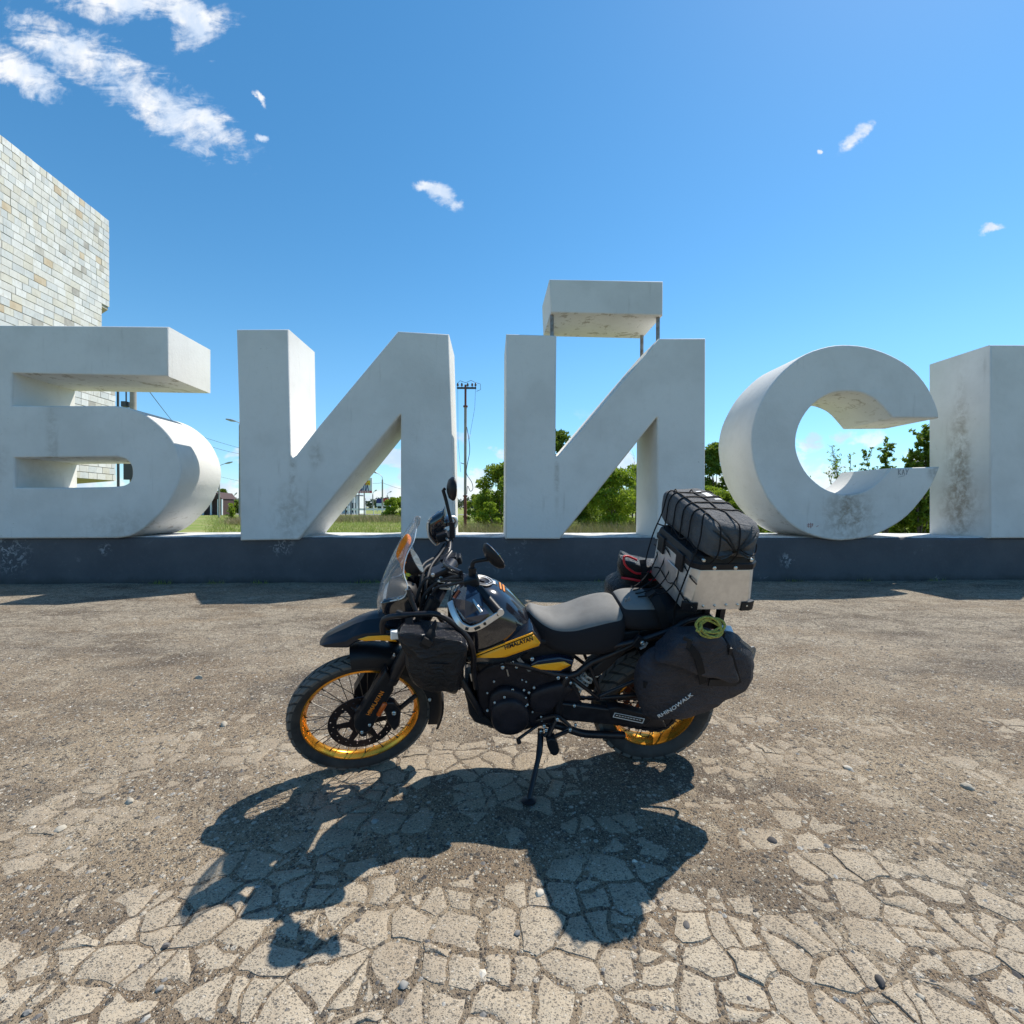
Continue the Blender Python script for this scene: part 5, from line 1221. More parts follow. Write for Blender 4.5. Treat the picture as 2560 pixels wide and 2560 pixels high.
# --- tank, seat, body
TK = [(1.075, .82, .95, .09, 2.6), (1.05, .75, 1.01, .135, 2.8), (.99, .68, 1.045, .165, 3.0), (.92, .665, 1.052, .178, 3.0), (.84, .665, 1.03, .175, 3.0), (.77, .675, .975, .158, 3.0), (.71, .70, .91, .128, 3.0), (.665, .73, .862, .10, 2.8), (.64, .755, .83, .07, 2.6)]
TAP = .16
TKd = dense(TK, 5)
tk = sup(TKd, 36, TAP).obj('fuel_tank', M_paint, moto, 60)
us_ = [s_[0] for s_ in reversed(TKd)]
def tank_v(u, w):
    a, b_, h_, e = [float(np.interp(u, us_, [s_[i] for s_ in reversed(TKd)])) for i in (1, 2, 3, 4)]
    y = max(min((w - (a + b_) / 2) / ((b_ - a) / 2), .97), -.97); return h_ * (1 - abs(y) ** e) ** (1 / e) * (1 - TAP * y)
STRP = [(1184, 1636), (1262, 1606), (1331, 1580), (1333, 1583), (1262, 1610), (1185, 1640)]
STRP2 = [(1185, 1643), (1262, 1613), (1334, 1586), (1341, 1594), (1350, 1606), (1346, 1613), (1310, 1625), (1265, 1641), (1240, 1643)]
def cover_v(u, w): return .168 + (u - .65) * .10
tcv = MB(); q = outline([(1182, 1633), (1262, 1602), (1300, 1586), (1333, 1574), (1345, 1590), (1355, 1605), (1349, 1618), (1312, 1630), (1266, 1647), (1240, 1649), (1183, 1646)], .165)
tcv.rings([[(p.x, .04, p.z) for p in q], [(p.x, cover_v(p.x, 0) - .002, p.z) for p in q]]); bevel(tcv.obj('side_cover', M_paint, tk, 30), .004)
decal(STRP, cover_v, M_mustard, 'mustard_stripe', tk); sp2 = decal(STRP2, cover_v, M_mustard, 'mustard_panel', tk)
text_on('HIMALAYAN', (1262, 1622), (1333, 1598), .022, cover_v, M_ink, parent=sp2, off=.008)
cp = K(1207, 1457, 0); cz = Vector((.915, 0, 1.052)); ca = Vector((-.18, 0, 1)).normalized()
cap = MB().lathe(cz + Vector((0, 0, -.004)), ca, [(.052, -.01), (.052, .006), (.046, .009), (.034, .009), (.030, .006), (.012, .006), (.012, .012), (.008, .012)], 32).obj('filler_cap', M_blackm, tk, 40)
for r in (.050, .036): MB().lathe(cz + Vector((0, 0, -.004)), ca, [(r, .0085), (r + .003, .0095), (r + .003, .011), (r, .0105)], 40, True).obj('cap_ring', M_alu, tk, 40)
for i in range(6):
    a = i * 1.047; p = cz + Vector((math.cos(a) * .042, math.sin(a) * .042, .003 + math.cos(a) * .042 * .18)); MB().lathe(p, ca, [(.005, 0), (.005, .004)], 8).obj('cap_screw', M_bolt, tk)
# small decals on the back of the tank
def tank_top(u, v):
    a, b_, h_, e = [float(np.interp(u, us_, [s_[i] for s_ in reversed(TKd)])) for i in (1, 2, 3, 4)]
    lo, hi = 0, 1
    for _ in range(24):
        y = (lo + hi) / 2
        if h_ * (1 - y ** e) ** (1 / e) * (1 - TAP * y) > abs(v): lo = y
        else: hi = y
    return (a + b_) / 2 + (b_ - a) / 2 * lo
def top_patch(u0, u1, v0, v1, mat, name):
    m = MB(); n = 5
    vs = [(u0 + (u1 - u0) * i / n, v0 + (v1 - v0) * j / n, tank_top(u0 + (u1 - u0) * i / n, v0 + (v1 - v0) * j / n) + .003) for i in range(n + 1) for j in range(n + 1)]
    m.add(vs, [(i * (n + 1) + j, i * (n + 1) + j + 1, (i + 1) * (n + 1) + j + 1, (i + 1) * (n + 1) + j) for i in range(n) for j in range(n)]); o = m.obj(name, mat, tk, 60); s_ = o.modifiers.new('s', 'SOLIDIFY'); s_.thickness = .002; return o
for d in (0, .016): top_patch(.83 - d, .822 - d, -.045, .03, M_orange, 'orange_emblem')
top_patch(.868, .85, -.03, .005, M_white_ink, 'warning_sticker')
# seat
ST_ = [(.70, .80, .90, .045, 2.6), (.675, .775, .918, .075, 3.0), (.62, .745, .893, .108, 3.2), (.56, .725, .880, .132, 3.4), (.48, .715, .893, .152, 3.4), (.40, .715, .922, .162, 3.4), (.32, .72, .943, .162, 3.4), (.265, .745, .945, .150, 3.2), (.238, .79, .925, .12, 2.8)]
s1 = sup(dense(ST_, 6), 64, .12)
def seat_fn(thr, umin):
    def fn(N, co, c, b):
        g = N.add('ShaderNodeNewGeometry').outputs['Normal']
        d = N.add('ShaderNodeVectorMath', operation='DOT_PRODUCT'); N.l.new(g, d.inputs[0]); d.inputs[1].default_value = tuple(_ww)
        s_ = N.add('ShaderNodeSeparateXYZ'); N.l.new(co, s_.inputs[0])
        f = N.math('MULTIPLY', N.ramp(d.outputs['Value'], thr - .015, thr + .015), N.ramp(s_.outputs[0], umin - .004, umin + .004))
        g2 = N.mix(N.ramp(N.noise(co, 10, 5, .6), .35, .68), (0.20, 0.194, 0.185), (0.165, 0.16, 0.152))
        return N.mix(f, (0.014, 0.013, 0.016), g2)
    return fn
M_seat1 = material('two_tone_seat_vinyl', (.1, .1, .1), rough=0.75, spec=.25, bump=.3, bscale=420, fn=seat_fn(.55, -1))
M_seat2 = material('two_tone_pillion_vinyl', (.1, .1, .1), rough=0.7, spec=.25, bump=.3, bscale=420, fn=seat_fn(.72, .10))
def two_tone(m, name, thr, sel):
    return m.obj(name, sel, moto, 60)
two_tone(s1, 'rider_seat', .52, M_seat1)
PL = [(.262, .86, .93, .08, 2.6), (.245, .84, .958, .115, 3.0), (.19, .83, .972, .132, 3.2), (.10, .83, .972, .132, 3.2), (0, .845, .965, .128, 3.2), (-.10, .87, .96, .12, 3.2), (-.16, .89, .95, .10, 2.8)]
s2 = two_tone(sup(dense(PL, 6), 56, .10), 'pillion_seat', .72, M_seat2)
text_on('RE', (1566, 1512), (1582, 1505), .018, lambda u, w: .128, M_greysticker, 'seat_emblem', s2, -.02)
# side panel with mustard insert
SP = [(1326, 1662), (1345, 1652), (1400, 1644), (1436, 1652), (1432, 1664), (1402, 1682), (1350, 1682)]
sp = slab(SP, .10, .142).obj('side_panel', M_deep, moto, 40); bevel(sp, .006)
decal([(1328, 1665), (1340, 1661.5), (1410, 1653), (1427, 1662), (1400, 1675.5), (1352, 1673)], lambda u, w: .143, M_mustard, 'mustard_insert', sp, .002)
m = slab([(1180, 1640), (1300, 1632), (1380, 1610), (1460, 1640), (1560, 1618), (1600, 1600), (1600, 1575), (1450, 1600), (1345, 1600), (1250, 1600), (1180, 1600)], -.115, .115); part('inner_body', m, M_plast, 40, bev=.01)
part('inner_body', slab([(1180, 1648), (1345, 1602), (1440, 1636), (1425, 1692), (1200, 1690)], -.10, .105), M_plast, 40, bev=.01)
# white and grey specification label
m = slab([(1292, 1650), (1300, 1645), (1328, 1677), (1322, 1680)], .128, .131); part('data_sticker', m, M_greysticker)
# frame tubes
def ftube(pxv, r, name='frame_tube', mat=M_blackm, both=True):
    for sg in ((1, -1) if both else (1,)):
        m = MB(); m.tube([(p[0], sg * p[1], p[2]) for p in cr([K(*q) for q in pxv], 3)], r, 10); part(name, m, mat, 60)
ftube([(1142, 1640, .05), (1150, 1690, .11), (1180, 1745, .13), (1205, 1790, .12)], .016)
ftube([(1185, 1645, .10), (1300, 1660, .125), (1420, 1690, .13), (1480, 1655, .125), (1560, 1622, .12), (1600, 1600, .12)], .016)
ftube([(1424, 1690, .135), (1494, 1744, .14)], .010); ftube([(1472, 1664, .13), (1500, 1732, .14)], .009)
ftube([(1420, 1690, .13), (1400, 1740, .13), (1395, 1790, .12)], .02)
ftube([(1520, 1618, .15), (1600, 1600, .16), (1680, 1573, .165), (1720, 1550, .16), (1770, 1540, .14)], .013, 'grab_rail')
ftube([(1500, 1740, .15), (1580, 1705, .165), (1680, 1660, .17), (1760, 1600, .17)], .009, 'pannier_rack'); ftube([(1700, 1575, .165), (1780, 1590, .17), (1800, 1680, .17), (1740, 1720, .165), (1500, 1745, .145)], .009, 'pannier_rack')
for sg in (1,): blockp(1595, 1603, .165, .02, .012, .028, 'rack_bracket', M_plast, .004, -.5)
bolt(1606, 1607, .18, 1.3); MB().tube([K(1600, 1622, .18), K(1612, 1616, .18), K(1618, 1606, .18)], .006, 6).obj('rack_bracket', M_alu, moto)
# engine
EO = [(1188, 1690), (1215, 1668), (1260, 1655), (1330, 1668), (1390, 1690), (1435, 1712), (1455, 1745), (1440, 1785), (1390, 1805), (1340, 1822), (1275, 1830), (1222, 1822), (1196, 1790)]
eng = part('engine', slab(EO, -.13, .115), M_eng, 40, bev=.012)
def cover(pxs, v0, v1, name, sm_=3, prof=((.95, .7), (.86, .95), (.5, 1.0)), parent=None):
    o = pillow(pxs, v0, v0 + (v1 - v0) * .45, v1, sm_, prof).obj(name, M_eng, parent or eng, 50); return o
cover([(1225, 1790), (1232, 1755), (1265, 1738), (1300, 1745), (1322, 1775), (1318, 1805), (1295, 1825), (1262, 1828), (1236, 1815)], .10, .175, 'alternator_cover')
cover([(1222, 1770), (1225, 1735), (1255, 1715), (1290, 1720), (1318, 1735), (1322, 1760), (1290, 1770), (1250, 1775)], .10, .150, 'crankcase_cover')
cover([(1322, 1760), (1325, 1730), (1360, 1712), (1410, 1702), (1432, 1718), (1400, 1745), (1375, 1770), (1340, 1778)], .10, .150, 'sprocket_cover')
part('cylinder', slab([(1195, 1700), (1200, 1650), (1240, 1635), (1300, 1640), (1315, 1700), (1260, 1720)], -.10, .095), M_eng, 40, eng, .01)
for i in range(6):
    a, b_ = K(1195 + i * 1.5, 1652 + i * 9, .10), K(1308, 1650 + i * 10, .10); m = MB(); m.box((b_.x, -.108, a.z - .004), (a.x, .103, a.z + .003)); part('cooling_fin', m, M_eng, 40, eng)
cover([(1428, 1765), (1450, 1755), (1462, 1770), (1450, 1785), (1432, 1785)], .10, .14, 'pivot_cover', parent=moto)
ZB = [(525, 225, .125, .9), (685, 310, .125, 1.6), (840, 225, .13, 1.3), (908, 303, .13, 1.3), (1160, 175, .135, 1.6), (548, 540, .13, .9), (848, 673, .14, 1.1), (715, 790, .15, 1.1), (557, 877, .15, 1.1), (1030, 678, .14, 1.0), (1110, 718, .145, 1.1), (1190, 637, .14, 1.1), (1060, 800, .15, .8), (1085, 910, .15, 1.0), (1060, 935, .15, .8), (440, 1005, .14, 1.1), (1167, 1030, .14, .8), (1580, 478, .145, 1.5), (1715, 480, .145, 1.1), (1780, 560, .14, 1.2), (1305, 1108, .13, .9), (1315, 1165, .13, .9), (1840, 928, .145, 1.3), (1860, 1240, .14, 1.3), (1000, 515, .12, .7), (1065, 545, .12, .8), (440, 725, .13, .8), (230, 400, .12, 1.3), (210, 873, .12, 1.0)]
for x, y, v, s_ in ZB: bolt(1150 + x / 6.44, 1620 + y / 6.44, v, s_ * .72)
MB().tube([K(1176, 1684, .12), K(1180, 1702, .125)], .004, 6).obj('oil_line', M_bolt, moto); MB().tube([K(1267, 1673, .125), K(1271, 1690, .125)], .004, 6).obj('oil_line', M_bolt, moto)
part('radiator', slab([(1100, 1640), (1140, 1625), (1160, 1700), (1125, 1720)], -.15, .15, .15), M_plast, 40, bev=.006)
BP = [(1160, 1732), (1168, 1760), (1172, 1788), (1186, 1808), (1225, 1820), (1250, 1831), (1300, 1832), (1330, 1822), (1320, 1800), (1230, 1806), (1196, 1775), (1176, 1735)]
part('skid_plate', slab(BP, -.13, .13), M_plast, 40, bev=.012)
# swing arm, chain, rear suspension
for sg in (1, -1):
    a = [K(1395, 1752, .12), K(1500, 1765, .13), K(1590, 1775, .13), Vector((.0, .13, .345))]; b_ = [K(1395, 1795, .12), K(1500, 1805, .13), K(1590, 1812, .13), Vector((-.03, .13, .295))]
    m = MB(); m.rings([[(p.x, sg * (abs(p.y) - .016), p.z), (p.x, sg * (abs(p.y) + .016), p.z), (q.x, sg * (abs(q.y) + .016), q.z), (q.x, sg * (abs(q.y) - .016), q.z)] for p, q in zip(a, b_)]); part('swing_arm', m, M_blackm, 40, bev=.008)
MB().lathe((0, -.14, RR_), (0, 1, 0), [(.012, 0), (.012, .28)], 12).obj('rear_axle', M_bolt, moto, 40)
cl = []
def chain_pts():
    rs_, rf_ = .098, .036; c0 = Vector((0, 0, RR_)); c1 = K(1370, 1758, .08); c1.y = 0; d = (c1 - c0).normalized(); up = Vector((-d.z, 0, d.x)); up = up if up.z > 0 else -up
    A = [c0 + up * rs_, c1 + up * rf_]; B = [c1 - up * rf_, c0 - up * rs_]; out = []
    out += [A[0].lerp(A[1], i / 30) for i in range(31)]
    for i in range(1, 6): an = math.pi * i / 6; out.append(c1 + (up * math.cos(an) + d * math.sin(an)) * rf_)
    out += [B[0].lerp(B[1], i / 30) for i in range(31)]
    for i in range(1, 14): an = math.pi * i / 14; out.append(c0 + (-up * math.cos(an) - d * math.sin(an)) * rs_)
    return [Vector((p.x, .083, p.z)) for p in out]
m = MB(); cpts = chain_pts(); n = len(cpts)
for i in range(n):
    p, q = cpts[i], cpts[(i + 1) % n]; t = (q - p).normalized(); s_ = Vector((-t.z, 0, t.x)); h_ = .0085 if i % 2 else .0065; w_ = Vector((0, .008 if i % 2 else .006, 0))
    p2, q2 = p - t * .002, q + t * .002
    m.rings([[p2 + s_ * h_ + w_, p2 + s_ * h_ - w_, p2 - s_ * h_ - w_, p2 - s_ * h_ + w_], [q2 + s_ * h_ + w_, q2 + s_ * h_ - w_, q2 - s_ * h_ - w_, q2 - s_ * h_ + w_]])
tag(m.obj('drive_chain', M_blackm, moto), kind='stuff')
cgd = part('chain_guard', slab([(1520, 1772), (1545, 1768), (1620, 1788), (1630, 1800), (1614, 1815), (1530, 1800)], .10, .148), M_plast, 40, bev=.006)
m = slab([(1532, 1793), (1537, 1782), (1612, 1797), (1607, 1809)], .149, .151); m.obj('sticker_border', M_white_ink, cgd)
m = slab([(1535, 1791.5), (1539, 1784), (1609, 1798.5), (1605.5, 1806.5)], .1515, .153); m.obj('sticker_face', M_ink, cgd)
for i in range(9):
    a = (1540 + i * 7.2, 1787.5 + i * 1.45); m = slab([(a[0], a[1]), (a[0] + 5, a[1] + 1), (a[0] + 4.5, a[1] + 2.6), (a[0] - .5, a[1] + 1.6)], .1535, .1542); m.obj('sticker_print', M_white_ink, cgd)
mudguard(70, 160, .385, .075, .07, T=ident, c=(0, RR_)).obj('rear_mudguard', M_plast, moto, 50)
part('shock_cover', slab([(1466, 1690), (1500, 1690), (1555, 1640), (1575, 1618), (1560, 1612), (1520, 1640)], .03, .13, smooth=2), M_plast, 50, bev=.012)
a, b_ = K(1430, 1700, .0), K(1490, 1645, .0)
m = MB(); pts = []
for i in range(73): t = i / 72; p = a.lerp(b_, t); d = (b_ - a).normalized(); e1 = d.orthogonal().normalized(); e2 = d.cross(e1); an = t * 2 * math.pi * 7; pts.append(p + (e1 * math.cos(an) + e2 * math.sin(an)) * .034 + Vector((0, .06, 0)))
m.tube(pts, .0065, 7); part('shock_spring', m, M_spring, 60)
MB().tube([a + Vector((0, .06, 0)), b_ + Vector((0, .06, 0))], .017, 10).obj('shock_damper', M_alu, moto, 50)
ftube([(1330, 1800, .06), (1400, 1815, .10), (1450, 1832, .11), (1490, 1836, .11), (1560, 1838, .10)], .02, 'exhaust_pipe', M_blackm, False)
m = MB(); m.tube([(.15, -.17, .42), (.05, -.185, .50), (-.30, -.195, .60)], [.045, .058, .055], 18); part('silencer', m, M_blackm, 50)
# stand, pegs, lever
base = BINV @ (on_ground(1322, 2003, 0.004))
a = K(1352, 1822, .12); m = MB(); m.tube(cr([a, a.lerp(base, .35) + Vector((-.012, 0, 0)), a.lerp(base, .75) + Vector((-.004, 0, 0)), base], 4), [.016] * 5 + [.013] * 8, 10); sst = part('side_stand', m, M_blackm, 60)
gfoot = MB(); gw_ = on_ground(1322, 2003, 0.006)
gfoot.lathe(gw_, (0, 0, 1), [(.03, -.004), (.034, 0), (.034, .006), (.02, .012)], 16)
gfoot.v = [tuple(BINV @ Vector(p)) for p in gfoot.v]; gfoot.obj('stand_foot', M_blackm, sst, 40)
m = MB(); m.tube([K(1392, 1800, .12), K(1360, 1840, .17), K(1352, 1830, .15)], .008, 8); part('peg_hanger', m, M_blackm)
m = MB(); m.tube(cr([K(1342, 1800, .12), K(1385, 1790, .14), K(1400, 1795, .15), K(1424, 1815, .15), K(1426, 1826, .15)], 3), .010, 8); part('peg_hanger', m, M_blackm)
m = MB(); m.tube([K(1392, 1797, .15), K(1372, 1840, .17)], .010, 8); part('peg_hanger', m, M_blackm); m = MB(); m.tube([K(1424, 1826, .15), K(1385, 1842, .17)], .010, 8); part('peg_hanger', m, M_blackm)
pg = part('foot_peg', slab([(1364, 1842), (1386, 1838), (1396, 1866), (1388, 1878), (1374, 1874)], .15, .20, .17, smooth=2), M_plast, 40, bev=.006)
for px, py, v in ((1393, 1798, .165), (1365, 1825, .16), (1363, 1838, .16), (1352, 1829, .155), (1425, 1824, .165), (1360, 1815, .16)): bolt(px, py, v, 1.1)
m = MB(); m.tube(cr([K(1342, 1815, .13), K(1320, 1830, .16), K(1302, 1843, .17), K(1296, 1848, .18), K(1299, 1858, .2)], 3), .0075, 8); part('gear_lever', m, M_blackm, 60)
m = MB(); m.tube([K(1295, 1846, .185), K(1299, 1859, .195)], .0105, 10); part('lever_tip', m, M_plast, 50)
# rear end
part('tail_section', slab([(1590, 1580), (1690, 1548), (1760, 1540), (1800, 1556), (1790, 1575), (1690, 1590), (1600, 1612)], -.09, .09), M_plast, 40, bev=.012)
q0, q1 = K(1700, 1535, .0), K(1880, 1530, .0)
RZ = K(1742, 1530, .22).z
m = MB(); m.box((-.30, -.12, RZ - .03), (-.07, .12, RZ - .014)); part('luggage_rack', m, M_plast, 40, bev=.004)
for px in (1760, 1798):
    for sg in (1, -1): m = MB(); p = K(px, 1550, .1); m.box((p.x - .012, sg * .1 - .02, p.z - .06), (p.x + .012, sg * .1 + .02, RZ - .02)); part('rack_post', m, M_blackm)
for sg in (1, -1):
    p = K(1812, 1570, .2); p.y *= sg
    m = MB(); m.rings([[(p.x + .03, p.y, p.z + .02), (p.x + .03, p.y, p.z - .016), (p.x - .028, p.y, p.z - .012), (p.x - .028, p.y, p.z + .014)], [(p.x + .01, p.y + sg * .07, p.z + .01), (p.x + .01, p.y + sg * .07, p.z - .01), (p.x - .01, p.y + sg * .07, p.z - .008), (p.x - .01, p.y + sg * .07, p.z + .008)]])
    ti = m.obj('turn_signal', M_lens, moto); bevel(ti, .005); MB().tube([(p.x, p.y, p.z), (p.x + .02, sg * .07, p.z)], .009, 8).obj('signal_stalk', M_plast, ti)

# ------------------------------------------------------------------ luggage (things of their own, resting on the motorcycle)
def lug(name, label, cat, c):
    c = Vector(c); t = thing(name, label, cat, matrix=BMAT @ Matrix.Translation(c)); t['_c'] = (c.x, c.y, c.z); return t
def lp(t, m, name, mat, smooth=45, bev=0, parent=None):
    c = t['_c']; m.v = [(p[0] - c[0], p[1] - c[1], p[2] - c[2]) for p in m.v]; o = m.obj(name, mat, parent or t, smooth)
    if bev: bevel(o, bev, 3)
    return o
# front side bag
FB = [(993, 1572), (1015, 1569), (1038, 1570), (1069, 1573), (1100, 1580), (1145, 1593), (1166, 1606), (1171, 1625), (1165, 1655), (1154, 1692), (1150, 1716), (1138, 1726), (1112, 1718), (1086, 1720), (1050, 1708), (1028, 1690), (1016, 1660), (1012, 1620), (996, 1590)]
t = lug('side_bag', 'black waterproof bag with a roll top strapped in the front crash bar', 'bag', K(1085, 1650, .25))
lp(t, pillow(FB, .15, .255, .335, 3, wrk=.008, seed=3, bs=.8, ms=.93), 'bag_body', M_bagk, 60)
FF = [(1000, 1571), (1038, 1569), (1100, 1580), (1150, 1594), (1168, 1608), (1164, 1622), (1130, 1624), (1096, 1632), (1068, 1636), (1046, 1628), (1034, 1612), (1008, 1590)]
lp(t, pillow(FF, .22, .315, .356, 4, ((.985, .55), (.95, .85), (.8, .95), (.4, 1.0)), wrk=.013, seed=8, bs=.8, ms=.93), 'roll_top', M_bagg, 60)
def strip(pxv, hw, th=.003):
    pts = cr([K(*p) for p in pxv], 4); rs = []
    for i, p in enumerate(pts):
        tt = (pts[min(i + 1, len(pts) - 1)] - pts[max(i - 1, 0)]).normalized(); s_ = tt.cross(Vector((0, 1, 0))).normalized(); nn_ = s_.cross(tt)
        rs.append([p + s_ * hw + nn_ * th, p - s_ * hw + nn_ * th, p - s_ * hw - nn_ * th, p + s_ * hw - nn_ * th])
    return MB().rings(rs)
lp(t, strip([(1022, 1545, .26), (1024, 1562, .28)], .015), 'strap', M_strap)
lp(t, strip([(1090, 1558, .28), (1078, 1582, .345), (1066, 1606, .362), (1058, 1618, .36)], .016), 'strap', M_strap)
lp(t, strip([(1072, 1598, .366), (1063, 1611, .368)], .020, .006), 'buckle', M_plast)
lp(t, strip([(1040, 1670, .315), (1090, 1672, .342), (1140, 1672, .32)], .026), 'front_pocket', M_bagk)
# left saddlebag
SB = [(1586, 1725), (1588, 1690), (1592, 1665), (1613, 1637), (1660, 1608), (1683, 1595), (1706, 1590), (1736, 1586), (1787, 1581), (1815, 1578), (1835, 1585), (1856, 1601), (1870, 1617), (1877, 1635), (1882, 1654), (1879, 1681), (1870, 1700), (1857, 1711), (1834, 1727), (1812, 1737), (1796, 1748), (1780, 1757), (1745, 1770), (1710, 1784), (1683, 1788), (1644, 1795), (1622, 1797), (1607, 1782), (1595, 1751)]
t = lug('saddlebag', 'charcoal roll top saddlebag lettered RHINOWALK hanging on the near rear side', 'saddlebag', K(1735, 1690, .28))
SBP = ((.95, .5), (.84, .86), (.6, .97), (.3, 1.0)); FLP = ((.985, .55), (.95, .85), (.8, .95), (.4, 1.0))
sbody = lp(t, pillow(SB, .175, .275, .345, 4, SBP, wrk=.011, seed=12, bs=.74, ms=.90), 'bag_body', M_saddle, 60)
FL = [(1634, 1648), (1658, 1630), (1690, 1597), (1736, 1586), (1787, 1581), (1812, 1600), (1828, 1640), (1841, 1690), (1820, 1698), (1785, 1690), (1750, 1684), (1705, 1664), (1660, 1653)]
lp(t, pillow(FL, .24, .362, .394, 4, FLP, wrk=.010, seed=15, bs=.70, ms=.86), 'roll_top', M_saddle, 60)
lp(t, strip([(1700, 1597, .33), (1722, 1615, .394), (1742, 1640, .402), (1752, 1675, .396), (1757, 1708, .362)], .015), 'strap', M_strap)
lp(t, strip([(1706, 1600, .372), (1728, 1612, .396)], .019, .007), 'buckle', M_plast)
lp(t, strip([(1793, 1584, .33), (1812, 1608, .384), (1826, 1640, .388), (1838, 1680, .378), (1846, 1708, .345)], .013), 'strap', M_strap)
lp(t, strip([(1796, 1584, .345), (1812, 1590, .360)], .018, .007), 'buckle', M_plast)
lp(t, strip([(1821, 1628, .392), (1828, 1628, .392)], .016, .006), 'buckle', M_plast)
lp(t, strip([(1772, 1706, .362), (1808, 1706, .36), (1842, 1707, .35)], .017, .004), 'buckle_panel', M_plast)
lp(t, strip([(1608, 1712, .325), (1640, 1712, .338)], .016, .003), 'side_tab', M_strap)
lp(t, strip([(1846, 1604, .30), (1868, 1620, .290), (1879, 1636, .27)], .016, .003), 'reflective_patch', M_greysticker)
lp(t, strip([(1872, 1624, .27), (1884, 1622, .25), (1878, 1650, .26)], .010, .003), 'reflective_patch', M_greysticker)
# print on the lower face: find the front surface by casting onto the body
from mathutils.bvhtree import BVHTree
bm_ = bmesh.new(); bm_.from_mesh(sbody.data); bvh = BVHTree.FromBMesh(bm_); cc = Vector(t['_c'])
def sad_v(u, w):
    h = bvh.ray_cast(Vector((u - cc.x, 1.0, w - cc.z)), Vector((0, -1, 0))); return (h[0].y + cc.y) if h[0] else .29
o = text_on('RHINOWALK', (1646, 1794), (1732, 1737), .019, sad_v, M_white_ink, parent=t, off=.004, shear=.1)
for v in o.data.vertices: v.co -= cc
# right saddlebag (far side, seen only at its rim and in the shadow)
t2 = lug('saddlebag', 'dark saddlebag on the far side of the rear wheel, mostly hidden', 'saddlebag', Vector((0.0, -.28, .75)))
q = outline(SB, .275, 3); rs = []
c_ = sum(q, Vector()) / len(q)
for s_, v in ((.94, -.175), (1, -.22), (1, -.275), (.93, -.31), (.8, -.335), (.4, -.345)): rs.append([(c_.x + (p.x - c_.x) * s_, v, c_.z + (p.z - c_.z) * s_) for p in q])
lp(t2, MB().rings(rs), 'bag_body', M_saddle, 60)
# top case
t = lug('top_case', 'brushed aluminium top case with black lid and corner guards on the rear rack', 'top case', Vector((-.17, 0, 1.0)))
def octo(u0, u1, v, ch, w):
    return [(u0 - ch, -v, w), (u0, -v + ch, w), (u0, v - ch, w), (u0 - ch, v, w), (u1 + ch, v, w), (u1, v - ch, w), (u1, -v + ch, w), (u1 + ch, -v, w)]
cb = [K(1711, 1501, .19), K(1749, 1430, .22), K(1893, 1416, .22), K(1885, 1522, .22)]
u0t, u0b, u1t, u1b = cb[1].x + .03, cb[0].x + .012, cb[2].x - .004, cb[3].x - .002; wt, wb = (cb[1].z + cb[2].z) / 2 - .002, (cb[3].z + K(1742, 1530, .22).z) / 2
case = lp(t, MB().rings([octo(u0b, u1b, .212, .03, wb), octo(u0t, u1t, .222, .032, wt)]), 'case_body', M_alu, 20, .004)
lidm = MB().rings([octo(u0t + .006, u1t - .006, .228, .034, wt + .001), octo(u0t + .006, u1t - .006, .228, .034, wt + .028), octo(u0t + .002, u1t - .002, .224, .034, wt + .031), octo(u0t - .004, u1t + .004, .215, .034, wt + .062), octo(u0t - .03, u1t + .03, .19, .03, wt + .068)])
lid = lp(t, lidm, 'case_lid', M_plast, 30, .003)
cM_ = Vector(t['_c'])
def cbox(a, b_, name, mat, parent, bev=.003): lp(t, MB().box(a, b_), name, mat, 40, bev, parent)
for sv in (1, -1):
    for u_, du in ((u0b - .02, 1), (u1b + .02, -1)):
        m = MB(); h = [(u_ + du * .022, sv * .19, wb - .006), (u_ + du * .022, sv * .205, wb - .006), (u_ - du * .004, sv * .218, wb - .006), (u_ - du * .045, sv * .218, wb - .006), (u_ - du * .045, sv * .19, wb - .006)]
        m.rings([h, [(p[0], p[1] * 1.008, wb + (.040 if i < 4 else .036)) for i, p in enumerate(h)]]); lp(t, m, 'corner_guard', M_plast, 30, .003, case)
def case_side(f, g_): # f along (0 front..1 rear), g up
    a = Vector((u0b - .03, .214, wb)).lerp(Vector((u1b + .03, .214, wb)), f); b2 = Vector((u0t - .03, .2245, wt)).lerp(Vector((u1t + .03, .2245, wt)), f); return a.lerp(b2, g_)
for f, g_ in ((.02, .09), (.22, .10), (.42, .11), (.62, .12), (.82, .12), (.98, .10)):
    lp(t, MB().lathe(case_side(f, g_), (0, 1, 0), [(.0058, -.002), (.0058, .003), (.003, .005)], 10), 'rivet', M_bolt, 40, 0, case)
for f in (.25, .66):
    p = case_side(f, 1.0); lp(t, MB().lathe(p + Vector((0, .004, .012)), (0, 1, 0), [(.009, -.002), (.009, .004), (.005, .007)], 12), 'rivet', M_bolt, 40, 0, lid)
for f in (.03, .95):
    p = case_side(f, 1.0); lp(t, MB().lathe(p + Vector((0, .003, .048)), (0, 1, 0), [(.008, -.006), (.008, .003), (.004, .006)], 12), 'rivet', M_bolt, 40, 0, lid)
for v in (-.12, .10): cbox((u0t - .002, v - .035, wt - .05), (u0t + .014, v + .035, wt + .035), 'latch', M_plast, case)
cbox((u0t * .5 + u0b * .5 + .002, -.02, wb + .03), (u0t * .5 + u0b * .5 + .006, .10, wt - .05), 'front_rib', M_alu, case)
for v in (.165, -.165):
    for w in (.35, .65): lp(t, MB().lathe(Vector((u0b + (u0t - u0b) * w + .001, v, wb + (wt - wb) * w)), (1, 0, 0), [(.005, -.002), (.005, .003)], 10), 'rivet', M_bolt, 40, 0, case)
